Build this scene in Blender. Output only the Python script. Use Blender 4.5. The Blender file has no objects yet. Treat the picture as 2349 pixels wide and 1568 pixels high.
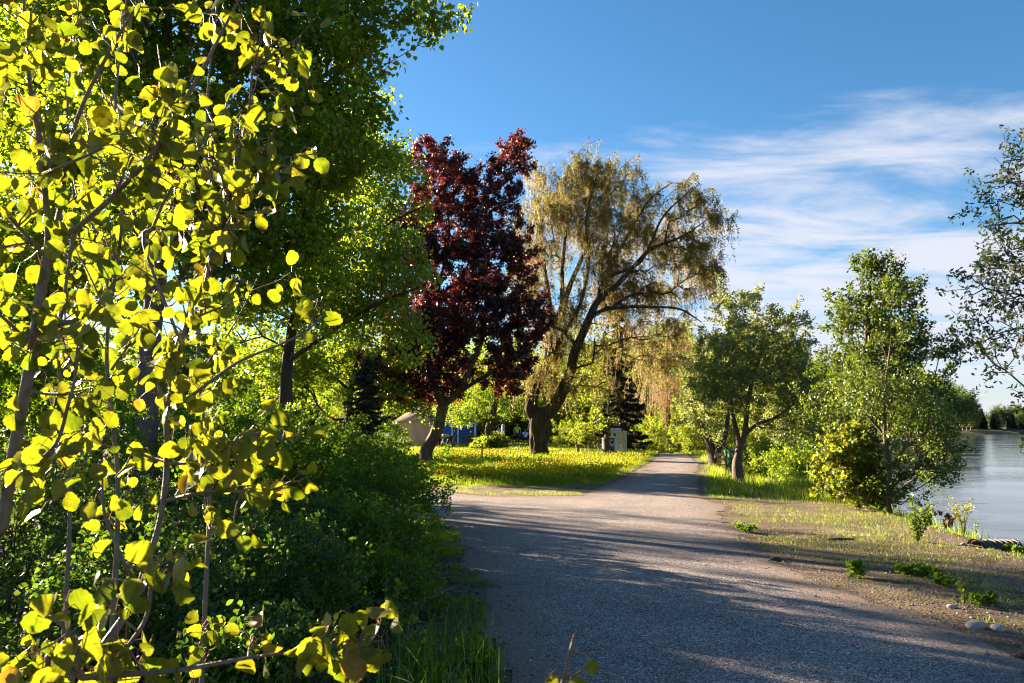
import bpy, bmesh, math, random
import numpy as np
from mathutils import Vector, Matrix

# ------------------------------------------------------------------ camera
SC = bpy.context.scene
COL = SC.collection
EYE = 1.65
LENS = 26.0
S = 2349 * LENS / 36.0            # focal length in the units of a 2349 px wide view
PITCH = math.atan(196 / S)
cam_d = bpy.data.cameras.new('camera')
cam = bpy.data.objects.new('camera', cam_d)
COL.objects.link(cam)
cam_d.lens = LENS
cam_d.sensor_width = 36
cam_d.clip_start = 0.05
cam_d.clip_end = 6000
cam.location = (0, 0, EYE)
cam.rotation_euler = (math.radians(90) + PITCH, 0, 0)
cam_d.dof.use_dof = True
cam_d.dof.focus_distance = 20
cam_d.dof.aperture_fstop = 9
SC.camera = cam

# ------------------------------------------------------------------ sun and sky
SUN_EL = math.radians(16.0)
SUN_FWD = math.radians(38.0)      # how far ahead of due left the sun stands
sdir = Vector((-math.cos(SUN_FWD) * math.cos(SUN_EL), math.sin(SUN_FWD) * math.cos(SUN_EL), math.sin(SUN_EL)))
sun_d = bpy.data.lights.new('sun', 'SUN')
sun_d.energy = 5.0
sun_d.angle = math.radians(0.53)
sun_d.color = (1.0, 0.80, 0.58)
sun = bpy.data.objects.new('sun', sun_d)
sun.rotation_euler = sdir.to_track_quat('Z', 'Y').to_euler()
COL.objects.link(sun)

world = bpy.data.worlds.new('World')
SC.world = world
world.use_nodes = True
wn, wl = world.node_tree.nodes, world.node_tree.links
wn.clear()
w_out = wn.new('ShaderNodeOutputWorld')
w_bg = wn.new('ShaderNodeBackground')
w_bg.inputs['Strength'].default_value = 0.054
sky = wn.new('ShaderNodeTexSky')
sky.sky_type = 'NISHITA'
sky.sun_disc = False
sky.sun_elevation = SUN_EL
sky.sun_rotation = math.atan2(sdir.x, sdir.y)
sky.air_density = 1.0
sky.dust_density = 0.3
sky.ozone_density = 4.5
hs = wn.new('ShaderNodeHueSaturation')
hs.inputs['Saturation'].default_value = 1.10
hs.inputs['Value'].default_value = 0.55
hs.inputs['Hue'].default_value = 0.494
wl.new(sky.outputs[0], hs.inputs['Color'])
tc = wn.new('ShaderNodeTexCoord')
sep = wn.new('ShaderNodeSeparateXYZ')
wl.new(tc.outputs['Generated'], sep.inputs[0])
def wmath(op, a, b=None, c=None, clamp=False):
    n = wn.new('ShaderNodeMath'); n.operation = op; n.use_clamp = clamp
    for i, v in enumerate((a, b, c)):
        if v is None: continue
        if isinstance(v, (int, float)): n.inputs[i].default_value = v
        else: wl.new(v, n.inputs[i])
    return n.outputs[0]
zc = wmath('ADD', wmath('MAXIMUM', sep.outputs['Z'], 0.0), 0.10)
cu = wmath('DIVIDE', sep.outputs['X'], zc)
cv = wmath('DIVIDE', sep.outputs['Y'], zc)
comb = wn.new('ShaderNodeCombineXYZ')
wl.new(cu, comb.inputs[0]); wl.new(cv, comb.inputs[1])
mp = wn.new('ShaderNodeMapping')
mp.inputs['Scale'].default_value = (0.62, 1.3, 1)
mp.inputs['Rotation'].default_value = (0, 0, math.radians(-14))
mp.inputs['Location'].default_value = (2.35, 0.9, 0)
wl.new(comb.outputs[0], mp.inputs['Vector'])
nz = wn.new('ShaderNodeTexNoise'); nz.inputs['Scale'].default_value = 1.6; nz.inputs['Detail'].default_value = 9
nz.inputs['Roughness'].default_value = 0.56; nz.inputs['Distortion'].default_value = 0.35
wl.new(mp.outputs[0], nz.inputs['Vector'])
def maprange(val, a, b, c, d):
    n = wn.new('ShaderNodeMapRange'); n.interpolation_type = 'SMOOTHSTEP'
    wl.new(val, n.inputs['Value'])
    for k, v in zip(('From Min', 'From Max', 'To Min', 'To Max'), (a, b, c, d)): n.inputs[k].default_value = v
    return n.outputs['Result']
nz2 = wn.new('ShaderNodeTexNoise'); nz2.inputs['Scale'].default_value = 2.6; nz2.inputs['Detail'].default_value = 6
nz2.inputs['Roughness'].default_value = 0.6; nz2.inputs['Distortion'].default_value = 0.8
wl.new(mp.outputs[0], nz2.inputs['Vector'])
cover = wmath('MULTIPLY', maprange(sep.outputs['Z'], 0.18, 0.46, 1.0, 0.0), maprange(sep.outputs['X'], -0.25, 0.42, 0.12, 1.0))
cover2 = wmath('MULTIPLY_ADD', cover, 0.36, -0.11)
dens = wmath('ADD', wmath('MULTIPLY_ADD', nz2.outputs['Fac'], 0.55, wmath('MULTIPLY', nz.outputs['Fac'], 0.85)), cover2)
cl = wmath('MULTIPLY', maprange(dens, 0.68, 1.0, 0.0, 1.0), maprange(sep.outputs['Z'], 0.0, 0.1, 0.75, 0.92))
mixc = wn.new('ShaderNodeMix'); mixc.data_type = 'RGBA'
wl.new(cl, mixc.inputs[0])
wl.new(hs.outputs[0], mixc.inputs['A'])
mixc.inputs['B'].default_value = (2.05, 2.1, 2.35, 1)
CLOUD = mixc
wl.new(mixc.outputs['Result'], w_bg.inputs['Color'])
wl.new(w_bg.outputs[0], w_out.inputs[0])

SC.view_settings.view_transform = 'Standard'
SC.view_settings.look = 'None'
SC.view_settings.exposure = 2.95
SC.view_settings.gamma = 1.0
SC.cycles.use_denoising = True
SC.cycles.filter_width = 1.1
SC.cycles.max_bounces = 7
SC.cycles.diffuse_bounces = 3
SC.cycles.transmission_bounces = 5
SC.cycles.glossy_bounces = 3
SC.cycles.transparent_max_bounces = 4
SC.cycles.sample_clamp_indirect = 6
SC.cycles.caustics_reflective = False
SC.cycles.caustics_refractive = False

# ------------------------------------------------------------------ helpers
cP, sP = math.cos(PITCH), math.sin(PITCH)
def W(u, v, Y):
    """world point at distance Y ahead, seen in direction (u, v)"""
    xc, yc = (u - 1174.5) / S, (784 - v) / S
    k = Y / (cP - yc * sP)
    return np.array((xc * k, Y, EYE + (sP + yc * cP) * k))
def G(u, v, z=0.0):
    xc, yc = (u - 1174.5) / S, (784 - v) / S
    k = (z - EYE) / (sP + yc * cP)
    return np.array((xc * k, (cP - yc * sP) * k, z))
def XG(u, Y, v=1000):
    """x of a point at distance Y in column u near row v"""
    return W(u, v, Y)[0]

def tag(o, label=None, cat=None, group=None, kind=None):
    if label: o['label'] = label
    if cat: o['category'] = cat
    if group: o['group'] = group
    if kind: o['kind'] = kind
    return o
def empty(name, loc, label, cat, group=None, rz=0.0):
    o = bpy.data.objects.new(name, None)
    o.empty_display_size = 0.2
    o.location = loc
    o.rotation_euler = (0, 0, rz)
    COL.objects.link(o)
    return tag(o, label, cat, group)
def copy_tree(o, parent=None):
    c = o.copy(); COL.objects.link(c)
    if parent: c.parent = parent
    for ch in [k for k in o.children]: copy_tree(ch, c)
    return c

def mesh_np(name, V, F, mat, parent=None, rnd=None, smooth=False, attr=None, mats=None, midx=None):
    """V (N,3); F list of (M,k) index arrays"""
    V = np.asarray(V, np.float32)
    me = bpy.data.meshes.new(name)
    F = [np.asarray(f, np.int32) for f in F if len(f)]
    nl = sum(f.size for f in F); npoly = sum(len(f) for f in F)
    me.vertices.add(len(V)); me.vertices.foreach_set('co', V.ravel())
    me.loops.add(nl)
    me.loops.foreach_set('vertex_index', np.concatenate([f.ravel() for f in F]))
    me.polygons.add(npoly)
    st, k = [], 0
    for f in F:
        st.append(k + np.arange(len(f), dtype=np.int32) * f.shape[1]); k += f.size
    me.polygons.foreach_set('loop_start', np.concatenate(st).astype(np.int32))
    if smooth: me.polygons.foreach_set('use_smooth', np.ones(npoly, bool))
    me.update(calc_edges=True)
    if rnd is not None:
        a = me.attributes.new('rnd', 'FLOAT', 'POINT'); a.data.foreach_set('value', np.asarray(rnd, np.float32))
    if attr is not None:
        for kx, vx in attr.items():
            a = me.attributes.new(kx, 'FLOAT', 'POINT'); a.data.foreach_set('value', np.asarray(vx, np.float32))
    if mat: me.materials.append(mat)
    if mats:
        for q in mats: me.materials.append(q)
        me.polygons.foreach_set('material_index', np.asarray(midx, np.int32))
    o = bpy.data.objects.new(name, me)
    COL.objects.link(o)
    if parent is not None: o.parent = parent
    return o

# value noise
_R = np.random.RandomState(5)
_TAB = _R.rand(256, 256)
def vnoise(x, y, s=1.0, o=0):
    x = np.asarray(x, float) * s + o * 17.3 + 1000; y = np.asarray(y, float) * s + o * 9.1 + 1000
    xi, yi = np.floor(x).astype(int), np.floor(y).astype(int)
    fx, fy = x - xi, y - yi
    fx, fy = fx * fx * (3 - 2 * fx), fy * fy * (3 - 2 * fy)
    t = lambda a, b: _TAB[a % 256, b % 256]
    return (t(xi, yi) * (1 - fx) + t(xi + 1, yi) * fx) * (1 - fy) + (t(xi, yi + 1) * (1 - fx) + t(xi + 1, yi + 1) * fx) * fy
def fbm(x, y, s=1.0, n=4, o=0):
    a, r, tot = 1.0, 0, 0
    for i in range(n):
        r = r + a * vnoise(x, y, s * 2 ** i, o + i); tot += a; a *= 0.5
    return r / tot
def sstep(a, b, x):
    t = np.clip((np.asarray(x, float) - a) / (b - a), 0, 1)
    return t * t * (3 - 2 * t)

# ---- materials
def nodes_of(name):
    m = bpy.data.materials.new(name); m.use_nodes = True
    nt = m.node_tree; nt.nodes.clear()
    out = nt.nodes.new('ShaderNodeOutputMaterial')
    return m, nt.nodes, nt.links, out
def ramp(N, fac_link, L, stops):
    r = N.new('ShaderNodeValToRGB'); cr = r.color_ramp
    while len(cr.elements) > 1: cr.elements.remove(cr.elements[-1])
    cr.elements[0].position = stops[0][0]; cr.elements[0].color = (*stops[0][1], 1)
    for p, c in stops[1:]:
        e = cr.elements.new(p); e.color = (*c, 1)
    L.new(fac_link, r.inputs[0]); return r.outputs[0]
def leaf_mat(name, refl, trans, tw=0.5, rough=0.45, spec=0.35, alt=None, altp=0.15, veins=False):
    """refl/trans: pairs of colours the leaves vary between; alt: colour of the odd leaf"""
    m, N, L, out = nodes_of(name)
    at = N.new('ShaderNodeAttribute'); at.attribute_name = 'rnd'
    st1 = [(0.0, refl[0]), (1 - altp, refl[1])]; st2 = [(0.0, trans[0]), (1 - altp, trans[1])]
    if alt: st1.append((1.0, alt[0])); st2.append((1.0, alt[1]))
    c1 = ramp(N, at.outputs['Fac'], L, st1); c2 = ramp(N, at.outputs['Fac'], L, st2)
    if veins:      # midrib, side veins and small blemishes of the leaf itself
        def mth(op, a, b=None, c=None):
            n_ = N.new('ShaderNodeMath'); n_.operation = op
            for i_, v_ in enumerate((a, b, c)):
                if v_ is None: continue
                if isinstance(v_, (int, float)): n_.inputs[i_].default_value = v_
                else: L.new(v_, n_.inputs[i_])
            return n_.outputs[0]
        lx = N.new('ShaderNodeAttribute'); lx.attribute_name = 'across'; ly = N.new('ShaderNodeAttribute'); ly.attribute_name = 'along'
        ax = mth('ABSOLUTE', lx.outputs['Fac'])
        rib = mth('LESS_THAN', ax, 0.016)
        fr = mth('FRACT', mth('MULTIPLY', mth('SUBTRACT', ly.outputs['Fac'], mth('MULTIPLY', ax, 0.9)), 6.5))
        side_ = mth('LESS_THAN', fr, 0.10)
        tcn = N.new('ShaderNodeTexCoord'); nn = N.new('ShaderNodeTexNoise'); nn.inputs['Scale'].default_value = 55; nn.inputs['Detail'].default_value = 4
        L.new(tcn.outputs['Object'], nn.inputs['Vector'])
        spot = ramp(N, nn.outputs['Fac'], L, [(0.3, (0.62, 0.6, 0.5)), (0.42, (0.92, 0.92, 0.92)), (0.65, (1.1, 1.1, 1.05))])
        kk = mth('SUBTRACT', 1.0, mth('MAXIMUM', mth('MULTIPLY', rib, 0.38), mth('MULTIPLY', side_, 0.2)))
        outc = []
        for c_ in (c1, c2):
            m1 = N.new('ShaderNodeMix'); m1.data_type = 'RGBA'; m1.blend_type = 'MULTIPLY'; m1.inputs[0].default_value = 1
            L.new(c_, m1.inputs['A']); L.new(spot, m1.inputs['B'])
            m2 = N.new('ShaderNodeVectorMath'); m2.operation = 'SCALE'; L.new(m1.outputs['Result'], m2.inputs[0]); L.new(kk, m2.inputs['Scale'])
            outc.append(m2.outputs[0])
        c1, c2 = outc
    p = N.new('ShaderNodeBsdfPrincipled'); L.new(c1, p.inputs['Base Color'])
    p.inputs['Roughness'].default_value = rough; p.inputs['Specular IOR Level'].default_value = spec
    t = N.new('ShaderNodeBsdfTranslucent'); L.new(c2, t.inputs['Color'])
    mx = N.new('ShaderNodeMixShader'); mx.inputs[0].default_value = tw
    L.new(p.outputs[0], mx.inputs[1]); L.new(t.outputs[0], mx.inputs[2]); L.new(mx.outputs[0], out.inputs[0])
    return m
def mat(name, col, rough=0.6, metal=0.0, var=0.25, scale=6.0, bump=0.0, bscale=30.0, stretch=(1, 1, 1), spec=0.5, col2=None, detail=6):
    """a plain weathered surface: colour varied by noise, with bump"""
    m, N, L, out = nodes_of(name)
    tcn = N.new('ShaderNodeTexCoord'); mpn = N.new('ShaderNodeMapping'); mpn.inputs['Scale'].default_value = stretch
    L.new(tcn.outputs['Object'], mpn.inputs[0])
    n = N.new('ShaderNodeTexNoise'); n.inputs['Scale'].default_value = scale; n.inputs['Detail'].default_value = detail
    n.inputs['Roughness'].default_value = 0.6
    L.new(mpn.outputs[0], n.inputs['Vector'])
    c2 = col2 or tuple(c * (1 + var) for c in col)
    c = ramp(N, n.outputs['Fac'], L, [(0.3, tuple(c * (1 - var) for c in col)), (0.7, c2)])
    p = N.new('ShaderNodeBsdfPrincipled'); L.new(c, p.inputs['Base Color'])
    p.inputs['Roughness'].default_value = rough; p.inputs['Metallic'].default_value = metal; p.inputs['Specular IOR Level'].default_value = spec
    if bump:
        n2 = N.new('ShaderNodeTexNoise'); n2.inputs['Scale'].default_value = bscale; n2.inputs['Detail'].default_value = 5
        L.new(mpn.outputs[0], n2.inputs['Vector'])
        b = N.new('ShaderNodeBump'); b.inputs['Strength'].default_value = bump; b.inputs['Distance'].default_value = 0.02
        L.new(n2.outputs['Fac'], b.inputs['Height']); L.new(b.outputs[0], p.inputs['Normal'])
    L.new(p.outputs[0], out.inputs[0])
    return m

M = {}
M['bark_grey'] = mat('bark_grey', (0.11, 0.085, 0.065), 0.85, var=0.35, scale=14, bump=0.6, bscale=40, stretch=(1, 1, 0.35))
M['bark_dark'] = mat('bark_dark', (0.05, 0.037, 0.028), 0.9, var=0.35, scale=10, bump=0.7, bscale=30, stretch=(1, 1, 0.3))
M['bark_brown'] = mat('bark_brown', (0.09, 0.055, 0.037), 0.9, var=0.4, scale=7, bump=1.0, bscale=18, stretch=(1, 1, 0.3))
M['bark_willow'] = mat('bark_willow', (0.06, 0.040, 0.024), 0.95, var=0.6, scale=7, spec=.15, bump=1.0, bscale=14, stretch=(1, 1, 0.22))
M['bark_aspen'] = mat('bark_aspen', (0.13, 0.11, 0.085), 0.6, var=0.35, scale=60, bump=0.4, bscale=140, stretch=(1, 1, 0.4))
M['twig_red'] = mat('twig_red', (0.30, 0.11, 0.04), 0.5, var=0.3, scale=40)
# aspen sapling leaves: thin, the sun shines through them
M['leaf_aspen_young'] = leaf_mat('leaf_aspen_young', ((0.07, 0.10, 0.012), (0.13, 0.14, 0.02)), ((0.16, 0.23, 0.006), (0.37, 0.37, 0.01)), 0.5, 0.45, 0.3, alt=((0.22, 0.12, 0.04), (0.45, 0.24, 0.02)), altp=0.03, veins=True)
M['leaf_aspen'] = leaf_mat('leaf_aspen', ((0.06, 0.11, 0.013), (0.11, 0.16, 0.02)), ((0.2, 0.33, 0.006), (0.42, 0.5, 0.012)), 0.55, 0.42, 0.25)
M['leaf_lime'] = leaf_mat('leaf_lime', ((0.045, 0.09, 0.012), (0.09, 0.14, 0.018)), ((0.2, 0.34, 0.008), (0.4, 0.5, 0.02)), 0.5, 0.42, 0.45)
M['leaf_shrub'] = leaf_mat('leaf_shrub', ((0.045, 0.095, 0.012), (0.10, 0.165, 0.02)), ((0.10, 0.22, 0.004), (0.28, 0.42, 0.01)), 0.42, 0.5, 0.15)
M['leaf_rose'] = leaf_mat('leaf_rose', ((0.03, 0.07, 0.016), (0.065, 0.12, 0.026)), ((0.08, 0.18, 0.008), (0.2, 0.32, 0.015)), 0.35, 0.42, 0.25)
M['leaf_red'] = leaf_mat('leaf_red', ((0.024, 0.010, 0.013), (0.05, 0.015, 0.018)), ((0.05, 0.008, 0.010), (0.2, 0.024, 0.016)), 0.42, 0.38, 0.5, alt=((0.12, 0.05, 0.02), (0.7, 0.2, 0.03)), altp=0.08)
M['leaf_willow'] = leaf_mat('leaf_willow', ((0.10, 0.095, 0.02), (0.17, 0.14, 0.03)), ((0.16, 0.17, 0.015), (0.36, 0.30, 0.03)), 0.42, 0.5, 0.3, alt=((0.17, 0.13, 0.03), (0.38, 0.28, 0.03)), altp=0.2)
M['leaf_olive'] = leaf_mat('leaf_olive', ((0.085, 0.115, 0.035), (0.17, 0.20, 0.075)), ((0.2, 0.26, 0.03), (0.4, 0.46, 0.08)), 0.42, 0.42, 0.45)
M['leaf_alder'] = leaf_mat('leaf_alder', ((0.035, 0.07, 0.016), (0.075, 0.115, 0.022)), ((0.12, 0.21, 0.01), (0.28, 0.36, 0.02)), 0.38, 0.36, 0.5)
M['leaf_alder_tall'] = leaf_mat('leaf_alder_tall', ((0.028, 0.055, 0.014), (0.06, 0.09, 0.02)), ((0.08, 0.14, 0.008), (0.2, 0.26, 0.016)), 0.38, 0.42, 0.3)
M['leaf_maple_young'] = leaf_mat('leaf_maple_young', ((0.05, 0.085, 0.012), (0.10, 0.12, 0.02)), ((0.16, 0.26, 0.008), (0.36, 0.4, 0.02)), 0.45, 0.42, 0.3, alt=((0.16, 0.09, 0.03), (0.42, 0.24, 0.03)), altp=0.2)
M['leaf_edge'] = leaf_mat('leaf_edge', ((0.018, 0.032, 0.014), (0.035, 0.052, 0.02)), ((0.05, 0.09, 0.015), (0.12, 0.16, 0.02)), 0.25, 0.5, 0.2)
M['leaf_back'] = leaf_mat('leaf_back', ((0.06, 0.10, 0.015), (0.12, 0.16, 0.025)), ((0.22, 0.32, 0.01), (0.42, 0.48, 0.025)), 0.5, 0.5, 0.3)
M['leaf_far'] = leaf_mat('leaf_far', ((0.03, 0.06, 0.022), (0.065, 0.10, 0.035)), ((0.10, 0.17, 0.02), (0.22, 0.28, 0.04)), 0.35, 0.6, 0.2)
M['needle'] = leaf_mat('needle', ((0.02, 0.024, 0.012), (0.055, 0.05, 0.022)), ((0.07, 0.06, 0.012), (0.13, 0.11, 0.02)), 0.15, 0.6, 0.25)
M['grass'] = leaf_mat('grass', ((0.05, 0.10, 0.008), (0.13, 0.165, 0.014)), ((0.2, 0.38, 0.006), (0.5, 0.58, 0.015)), 0.5, 0.42, 0.4, alt=((0.32, 0.27, 0.1), (0.5, 0.4, 0.1)), altp=0.08)
M['grass_dark'] = leaf_mat('grass_dark', ((0.04, 0.1, 0.012), (0.08, 0.17, 0.02)), ((0.14, 0.3, 0.01), (0.35, 0.5, 0.02)), 0.42, 0.42, 0.4, alt=((0.3, 0.25, 0.1), (0.4, 0.32, 0.1)), altp=0.05)
M['straw'] = leaf_mat('straw', ((0.3, 0.24, 0.13), (0.45, 0.36, 0.2)), ((0.3, 0.22, 0.1), (0.4, 0.3, 0.15)), 0.25, 0.6, 0.2, alt=((0.14, 0.08, 0.05), (0.2, 0.1, 0.05)), altp=0.3)
M['litter'] = leaf_mat('litter', ((0.05, 0.03, 0.022), (0.15, 0.085, 0.055)), ((0.08, 0.04, 0.02), (0.18, 0.1, 0.05)), 0.15, 0.6, 0.3, alt=((0.22, 0.2, 0.18), (0.2, 0.1, 0.05)), altp=0.1)
M['dandelion'] = leaf_mat('dandelion', ((0.5, 0.42, 0.005), (0.62, 0.54, 0.01)), ((0.4, 0.34, 0.005), (0.5, 0.42, 0.01)), 0.3, 0.7, 0.1)
M['pebble'] = leaf_mat('pebble', ((0.08, 0.065, 0.055), (0.24, 0.2, 0.17)), ((0, 0, 0), (0, 0, 0)), 0.0, 0.8, 0.2, alt=((0.42, 0.39, 0.36), (0, 0, 0)), altp=0.04)

# ------------------------------------------------------------------ terrain
BY = [-40, 0, 8, 10, 14, 17, 25, 35, 47, 100, 200, 364, 458, 475, 520, 3000]
BX = [12, 8.6, 7.1, 6.85, 7.5, 8.1, 10.3, 13, 18, 40, 100, 218, 292, 286, 225, 225]
WATER_Z = -2.0
def bank_x(y):
    return np.interp(y, BY, BX) + 0.25 * (vnoise(y, 0, 0.7, 3) - 0.5)
# outline of the asphalt on the ground
px = [(1395, 1112), (1340, 1138), (1150, 1140), (975, 1128), (600, 1116)]
px2 = [(600, 1165), (975, 1190), (1040, 1222), (1085, 1262), (1060, 1330), (1075, 1420), (1105, 1500), (1135, 1568), (1150, 1900)]
px3 = [(2900, 1900), (2500, 1545), (2349, 1490), (2150, 1415), (1950, 1352), (1790, 1300), (1722, 1240), (1690, 1195), (1645, 1150), (1606, 1118)]
far_l = [(4.2, 27.0), (5.9, 33.0), (8.3, 43.0), (10.8, 55.0), (11.5, 66.0), (6.0, 80.0)]
far_r = [(7.0, 82.0), (13.2, 68.0), (13.0, 55.0), (10.3, 43.0), (8.35, 33.0), (6.7, 27.0)]
def g2(l): return [tuple(G(u, v)[:2]) for u, v in l]
POLY = np.array(list(reversed(g2(px))) + far_l + far_r + list(reversed(g2(px3))) + list(reversed(g2(px2))))
def sd_poly(X, Y, P):
    """signed distance, negative inside"""
    d = np.full(X.shape, 1e9); ins = np.zeros(X.shape, bool)
    n = len(P)
    for i in range(n):
        a, b_ = P[i], P[(i + 1) % n]
        e = b_ - a
        t = np.clip(((X - a[0]) * e[0] + (Y - a[1]) * e[1]) / max(e @ e, 1e-9), 0, 1)
        d = np.minimum(d, np.hypot(X - a[0] - t * e[0], Y - a[1] - t * e[1]))
        c = ((a[1] > Y) != (b_[1] > Y))
        with np.errstate(divide='ignore', invalid='ignore'):
            xi = (b_[0] - a[0]) * (Y - a[1]) / (b_[1] - a[1]) + a[0]
        ins ^= c & (X < xi)
    return np.where(ins, -d, d)
def path_sd(X, Y):
    return sd_poly(X, Y, POLY) + (0.2 * (fbm(X, Y, 3.2, 3, 5) - 0.5) + 0.5 * (vnoise(X, Y, .8, 6) - 0.5)) * np.clip(12 / np.maximum(Y, 1), .15, 1)

def hgt(x, y):
    x = np.asarray(x, float); y = np.asarray(y, float)
    d = x - bank_x(y)
    wd = 1 + np.clip(y - 60, 0, 400) * 0.02
    z = -3.4 * sstep(-0.5, 4.2 * wd, d)
    z = z - 0.55 * sstep(-4.1, -2.2, d) * sstep(20, 26, y) * sstep(70, 50, y)
    z = z - 1.15 * sstep(42, 80, y) * sstep(2, 10, x) * sstep(-0.5, -6, d)
    z = z - 0.9 * sstep(42, 80, y) * sstep(-6, -0.5, d) * (d < 0)
    rough = 0.05 * (fbm(x, y, 1.1, 3) - 0.5) + 0.018 * (vnoise(x, y, 6, 4) - 0.5)
    rightdirt = sstep(0, 1.2, x - np.interp(y, [0, 5, 8, 12, 16, 20], [4.0, 3.4, 2.6, 3.0, 3.6, 9.0])) * sstep(22, 17, y)
    near = rightdirt > 0
    if near.any():
        sd = np.zeros(np.shape(rough)); sd[near] = path_sd(np.broadcast_to(x, near.shape)[near], np.broadcast_to(y, near.shape)[near])
        rightdirt = rightdirt * sstep(0.05, 0.7, sd)
    z = z + rough * rightdirt - 0.008 * rightdirt
    z = z + 0.12 * sstep(-0.5, -3, x) * (fbm(x, y, 0.5, 2, 7) - 0.4) * sstep(-3, -1, -y + 12)
    return z

m, N, L, out = nodes_of('ground_soil')
geo = N.new('ShaderNodeNewGeometry')
n1 = N.new('ShaderNodeTexNoise'); n1.inputs['Scale'].default_value = 1.3; n1.inputs['Detail'].default_value = 8; n1.inputs['Roughness'].default_value = 0.65
n2 = N.new('ShaderNodeTexNoise'); n2.inputs['Scale'].default_value = 45; n2.inputs['Detail'].default_value = 6; n2.inputs['Roughness'].default_value = 0.7
vo = N.new('ShaderNodeTexVoronoi'); vo.inputs['Scale'].default_value = 38
for n in (n1, n2, vo): L.new(geo.outputs['Position'], n.inputs['Vector'])
c_dirt = ramp(N, n2.outputs['Fac'], L, [(0.3, (0.08, 0.056, 0.043)), (0.5, (0.19, 0.138, 0.105)), (0.7, (0.36, 0.28, 0.22))])
c_moss = ramp(N, n2.outputs['Fac'], L, [(0.3, (0.035, 0.045, 0.012)), (0.7, (0.10, 0.10, 0.035))])
mk = ramp(N, n1.outputs['Fac'], L, [(0.44, (0, 0, 0)), (0.6, (0.75, 0.75, 0.75))])
gr = N.new('ShaderNodeAttribute'); gr.attribute_name = 'green'
mm = N.new('ShaderNodeMath'); mm.operation = 'MAXIMUM'
L.new(mk, mm.inputs[0]); L.new(gr.outputs['Fac'], mm.inputs[1])
mx = N.new('ShaderNodeMix'); mx.data_type = 'RGBA'
L.new(mm.outputs[0], mx.inputs[0]); L.new(c_dirt, mx.inputs['A']); L.new(c_moss, mx.inputs['B'])
cv_ = ramp(N, vo.outputs['Distance'], L, [(0.0, (1.25, 1.2, 1.15)), (0.25, (1, 1, 1)), (0.7, (0.72, 0.7, 0.68))])
mu = N.new('ShaderNodeMix'); mu.data_type = 'RGBA'; mu.blend_type = 'MULTIPLY'; mu.inputs[0].default_value = 1
L.new(mx.outputs['Result'], mu.inputs['A']); L.new(cv_, mu.inputs['B'])
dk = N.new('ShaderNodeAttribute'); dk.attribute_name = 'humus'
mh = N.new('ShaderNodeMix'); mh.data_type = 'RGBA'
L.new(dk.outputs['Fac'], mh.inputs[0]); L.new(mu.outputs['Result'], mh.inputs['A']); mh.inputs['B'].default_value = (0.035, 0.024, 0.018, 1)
p = N.new('ShaderNodeBsdfPrincipled'); p.inputs['Roughness'].default_value = 0.95; p.inputs['Specular IOR Level'].default_value = 0.15
L.new(mh.outputs['Result'], p.inputs['Base Color'])
ad = N.new('ShaderNodeMath'); ad.operation = 'MULTIPLY_ADD'; ad.inputs[1].default_value = -0.8
L.new(vo.outputs['Distance'], ad.inputs[0]); L.new(n2.outputs['Fac'], ad.inputs[2])
b = N.new('ShaderNodeBump'); b.inputs['Strength'].default_value = 0.7; b.inputs['Distance'].default_value = 0.015
L.new(ad.outputs[0], b.inputs['Height']); L.new(b.outputs[0], p.inputs['Normal']); L.new(p.outputs[0], out.inputs[0])
M['soil'] = m

# asphalt of the path: fine aggregate with dusty wear
m, N, L, out = nodes_of('path_asphalt')
geo = N.new('ShaderNodeNewGeometry')
n1 = N.new('ShaderNodeTexNoise'); n1.inputs['Scale'].default_value = 0.7; n1.inputs['Detail'].default_value = 7
n2 = N.new('ShaderNodeTexNoise'); n2.inputs['Scale'].default_value = 55; n2.inputs['Detail'].default_value = 4; n2.inputs['Roughness'].default_value = 0.7
vo = N.new('ShaderNodeTexVoronoi'); vo.inputs['Scale'].default_value = 90
for n in (n1, n2, vo): L.new(geo.outputs['Position'], n.inputs['Vector'])
c1 = ramp(N, vo.outputs['Color'], L, [(0.12, (0.035, 0.032, 0.032)), (0.5, (0.16, 0.14, 0.132)), (0.78, (0.36, 0.315, 0.295)), (1.0, (0.75, 0.7, 0.66))])
c2 = ramp(N, n1.outputs['Fac'], L, [(0.3, (0.72, 0.73, 0.76)), (0.5, (1, 0.98, 0.97)), (0.7, (1.3, 1.2, 1.12))])
mu = N.new('ShaderNodeMix'); mu.data_type = 'RGBA'; mu.blend_type = 'MULTIPLY'; mu.inputs[0].default_value = 1
L.new(c1, mu.inputs['A']); L.new(c2, mu.inputs['B'])
ed = N.new('ShaderNodeAttribute'); ed.attribute_name = 'edge'
nz3 = N.new('ShaderNodeMath'); nz3.operation = 'MULTIPLY'; L.new(ed.outputs['Fac'], nz3.inputs[0]); L.new(n1.outputs['Fac'], nz3.inputs[1])
fe = N.new('ShaderNodeMath'); fe.operation = 'MULTIPLY'; fe.inputs[1].default_value = 1.7; fe.use_clamp = True; L.new(nz3.outputs[0], fe.inputs[0])
me_ = N.new('ShaderNodeMix'); me_.data_type = 'RGBA'
c_dirt = ramp(N, n2.outputs['Fac'], L, [(0.3, (0.09, 0.062, 0.045)), (0.7, (0.24, 0.175, 0.13))])
L.new(fe.outputs[0], me_.inputs[0]); L.new(mu.outputs['Result'], me_.inputs['A']); L.new(c_dirt, me_.inputs['B'])
p = N.new('ShaderNodeBsdfPrincipled'); p.inputs['Roughness'].default_value = 0.78; p.inputs['Specular IOR Level'].default_value = 0.4
L.new(me_.outputs['Result'], p.inputs['Base Color'])
b = N.new('ShaderNodeBump'); b.inputs['Strength'].default_value = 0.9; b.inputs['Distance'].default_value = 0.007; b.invert = True
L.new(vo.outputs['Distance'], b.inputs['Height']); L.new(b.outputs[0], p.inputs['Normal']); L.new(p.outputs[0], out.inputs[0])
M['asphalt'] = m

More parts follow.
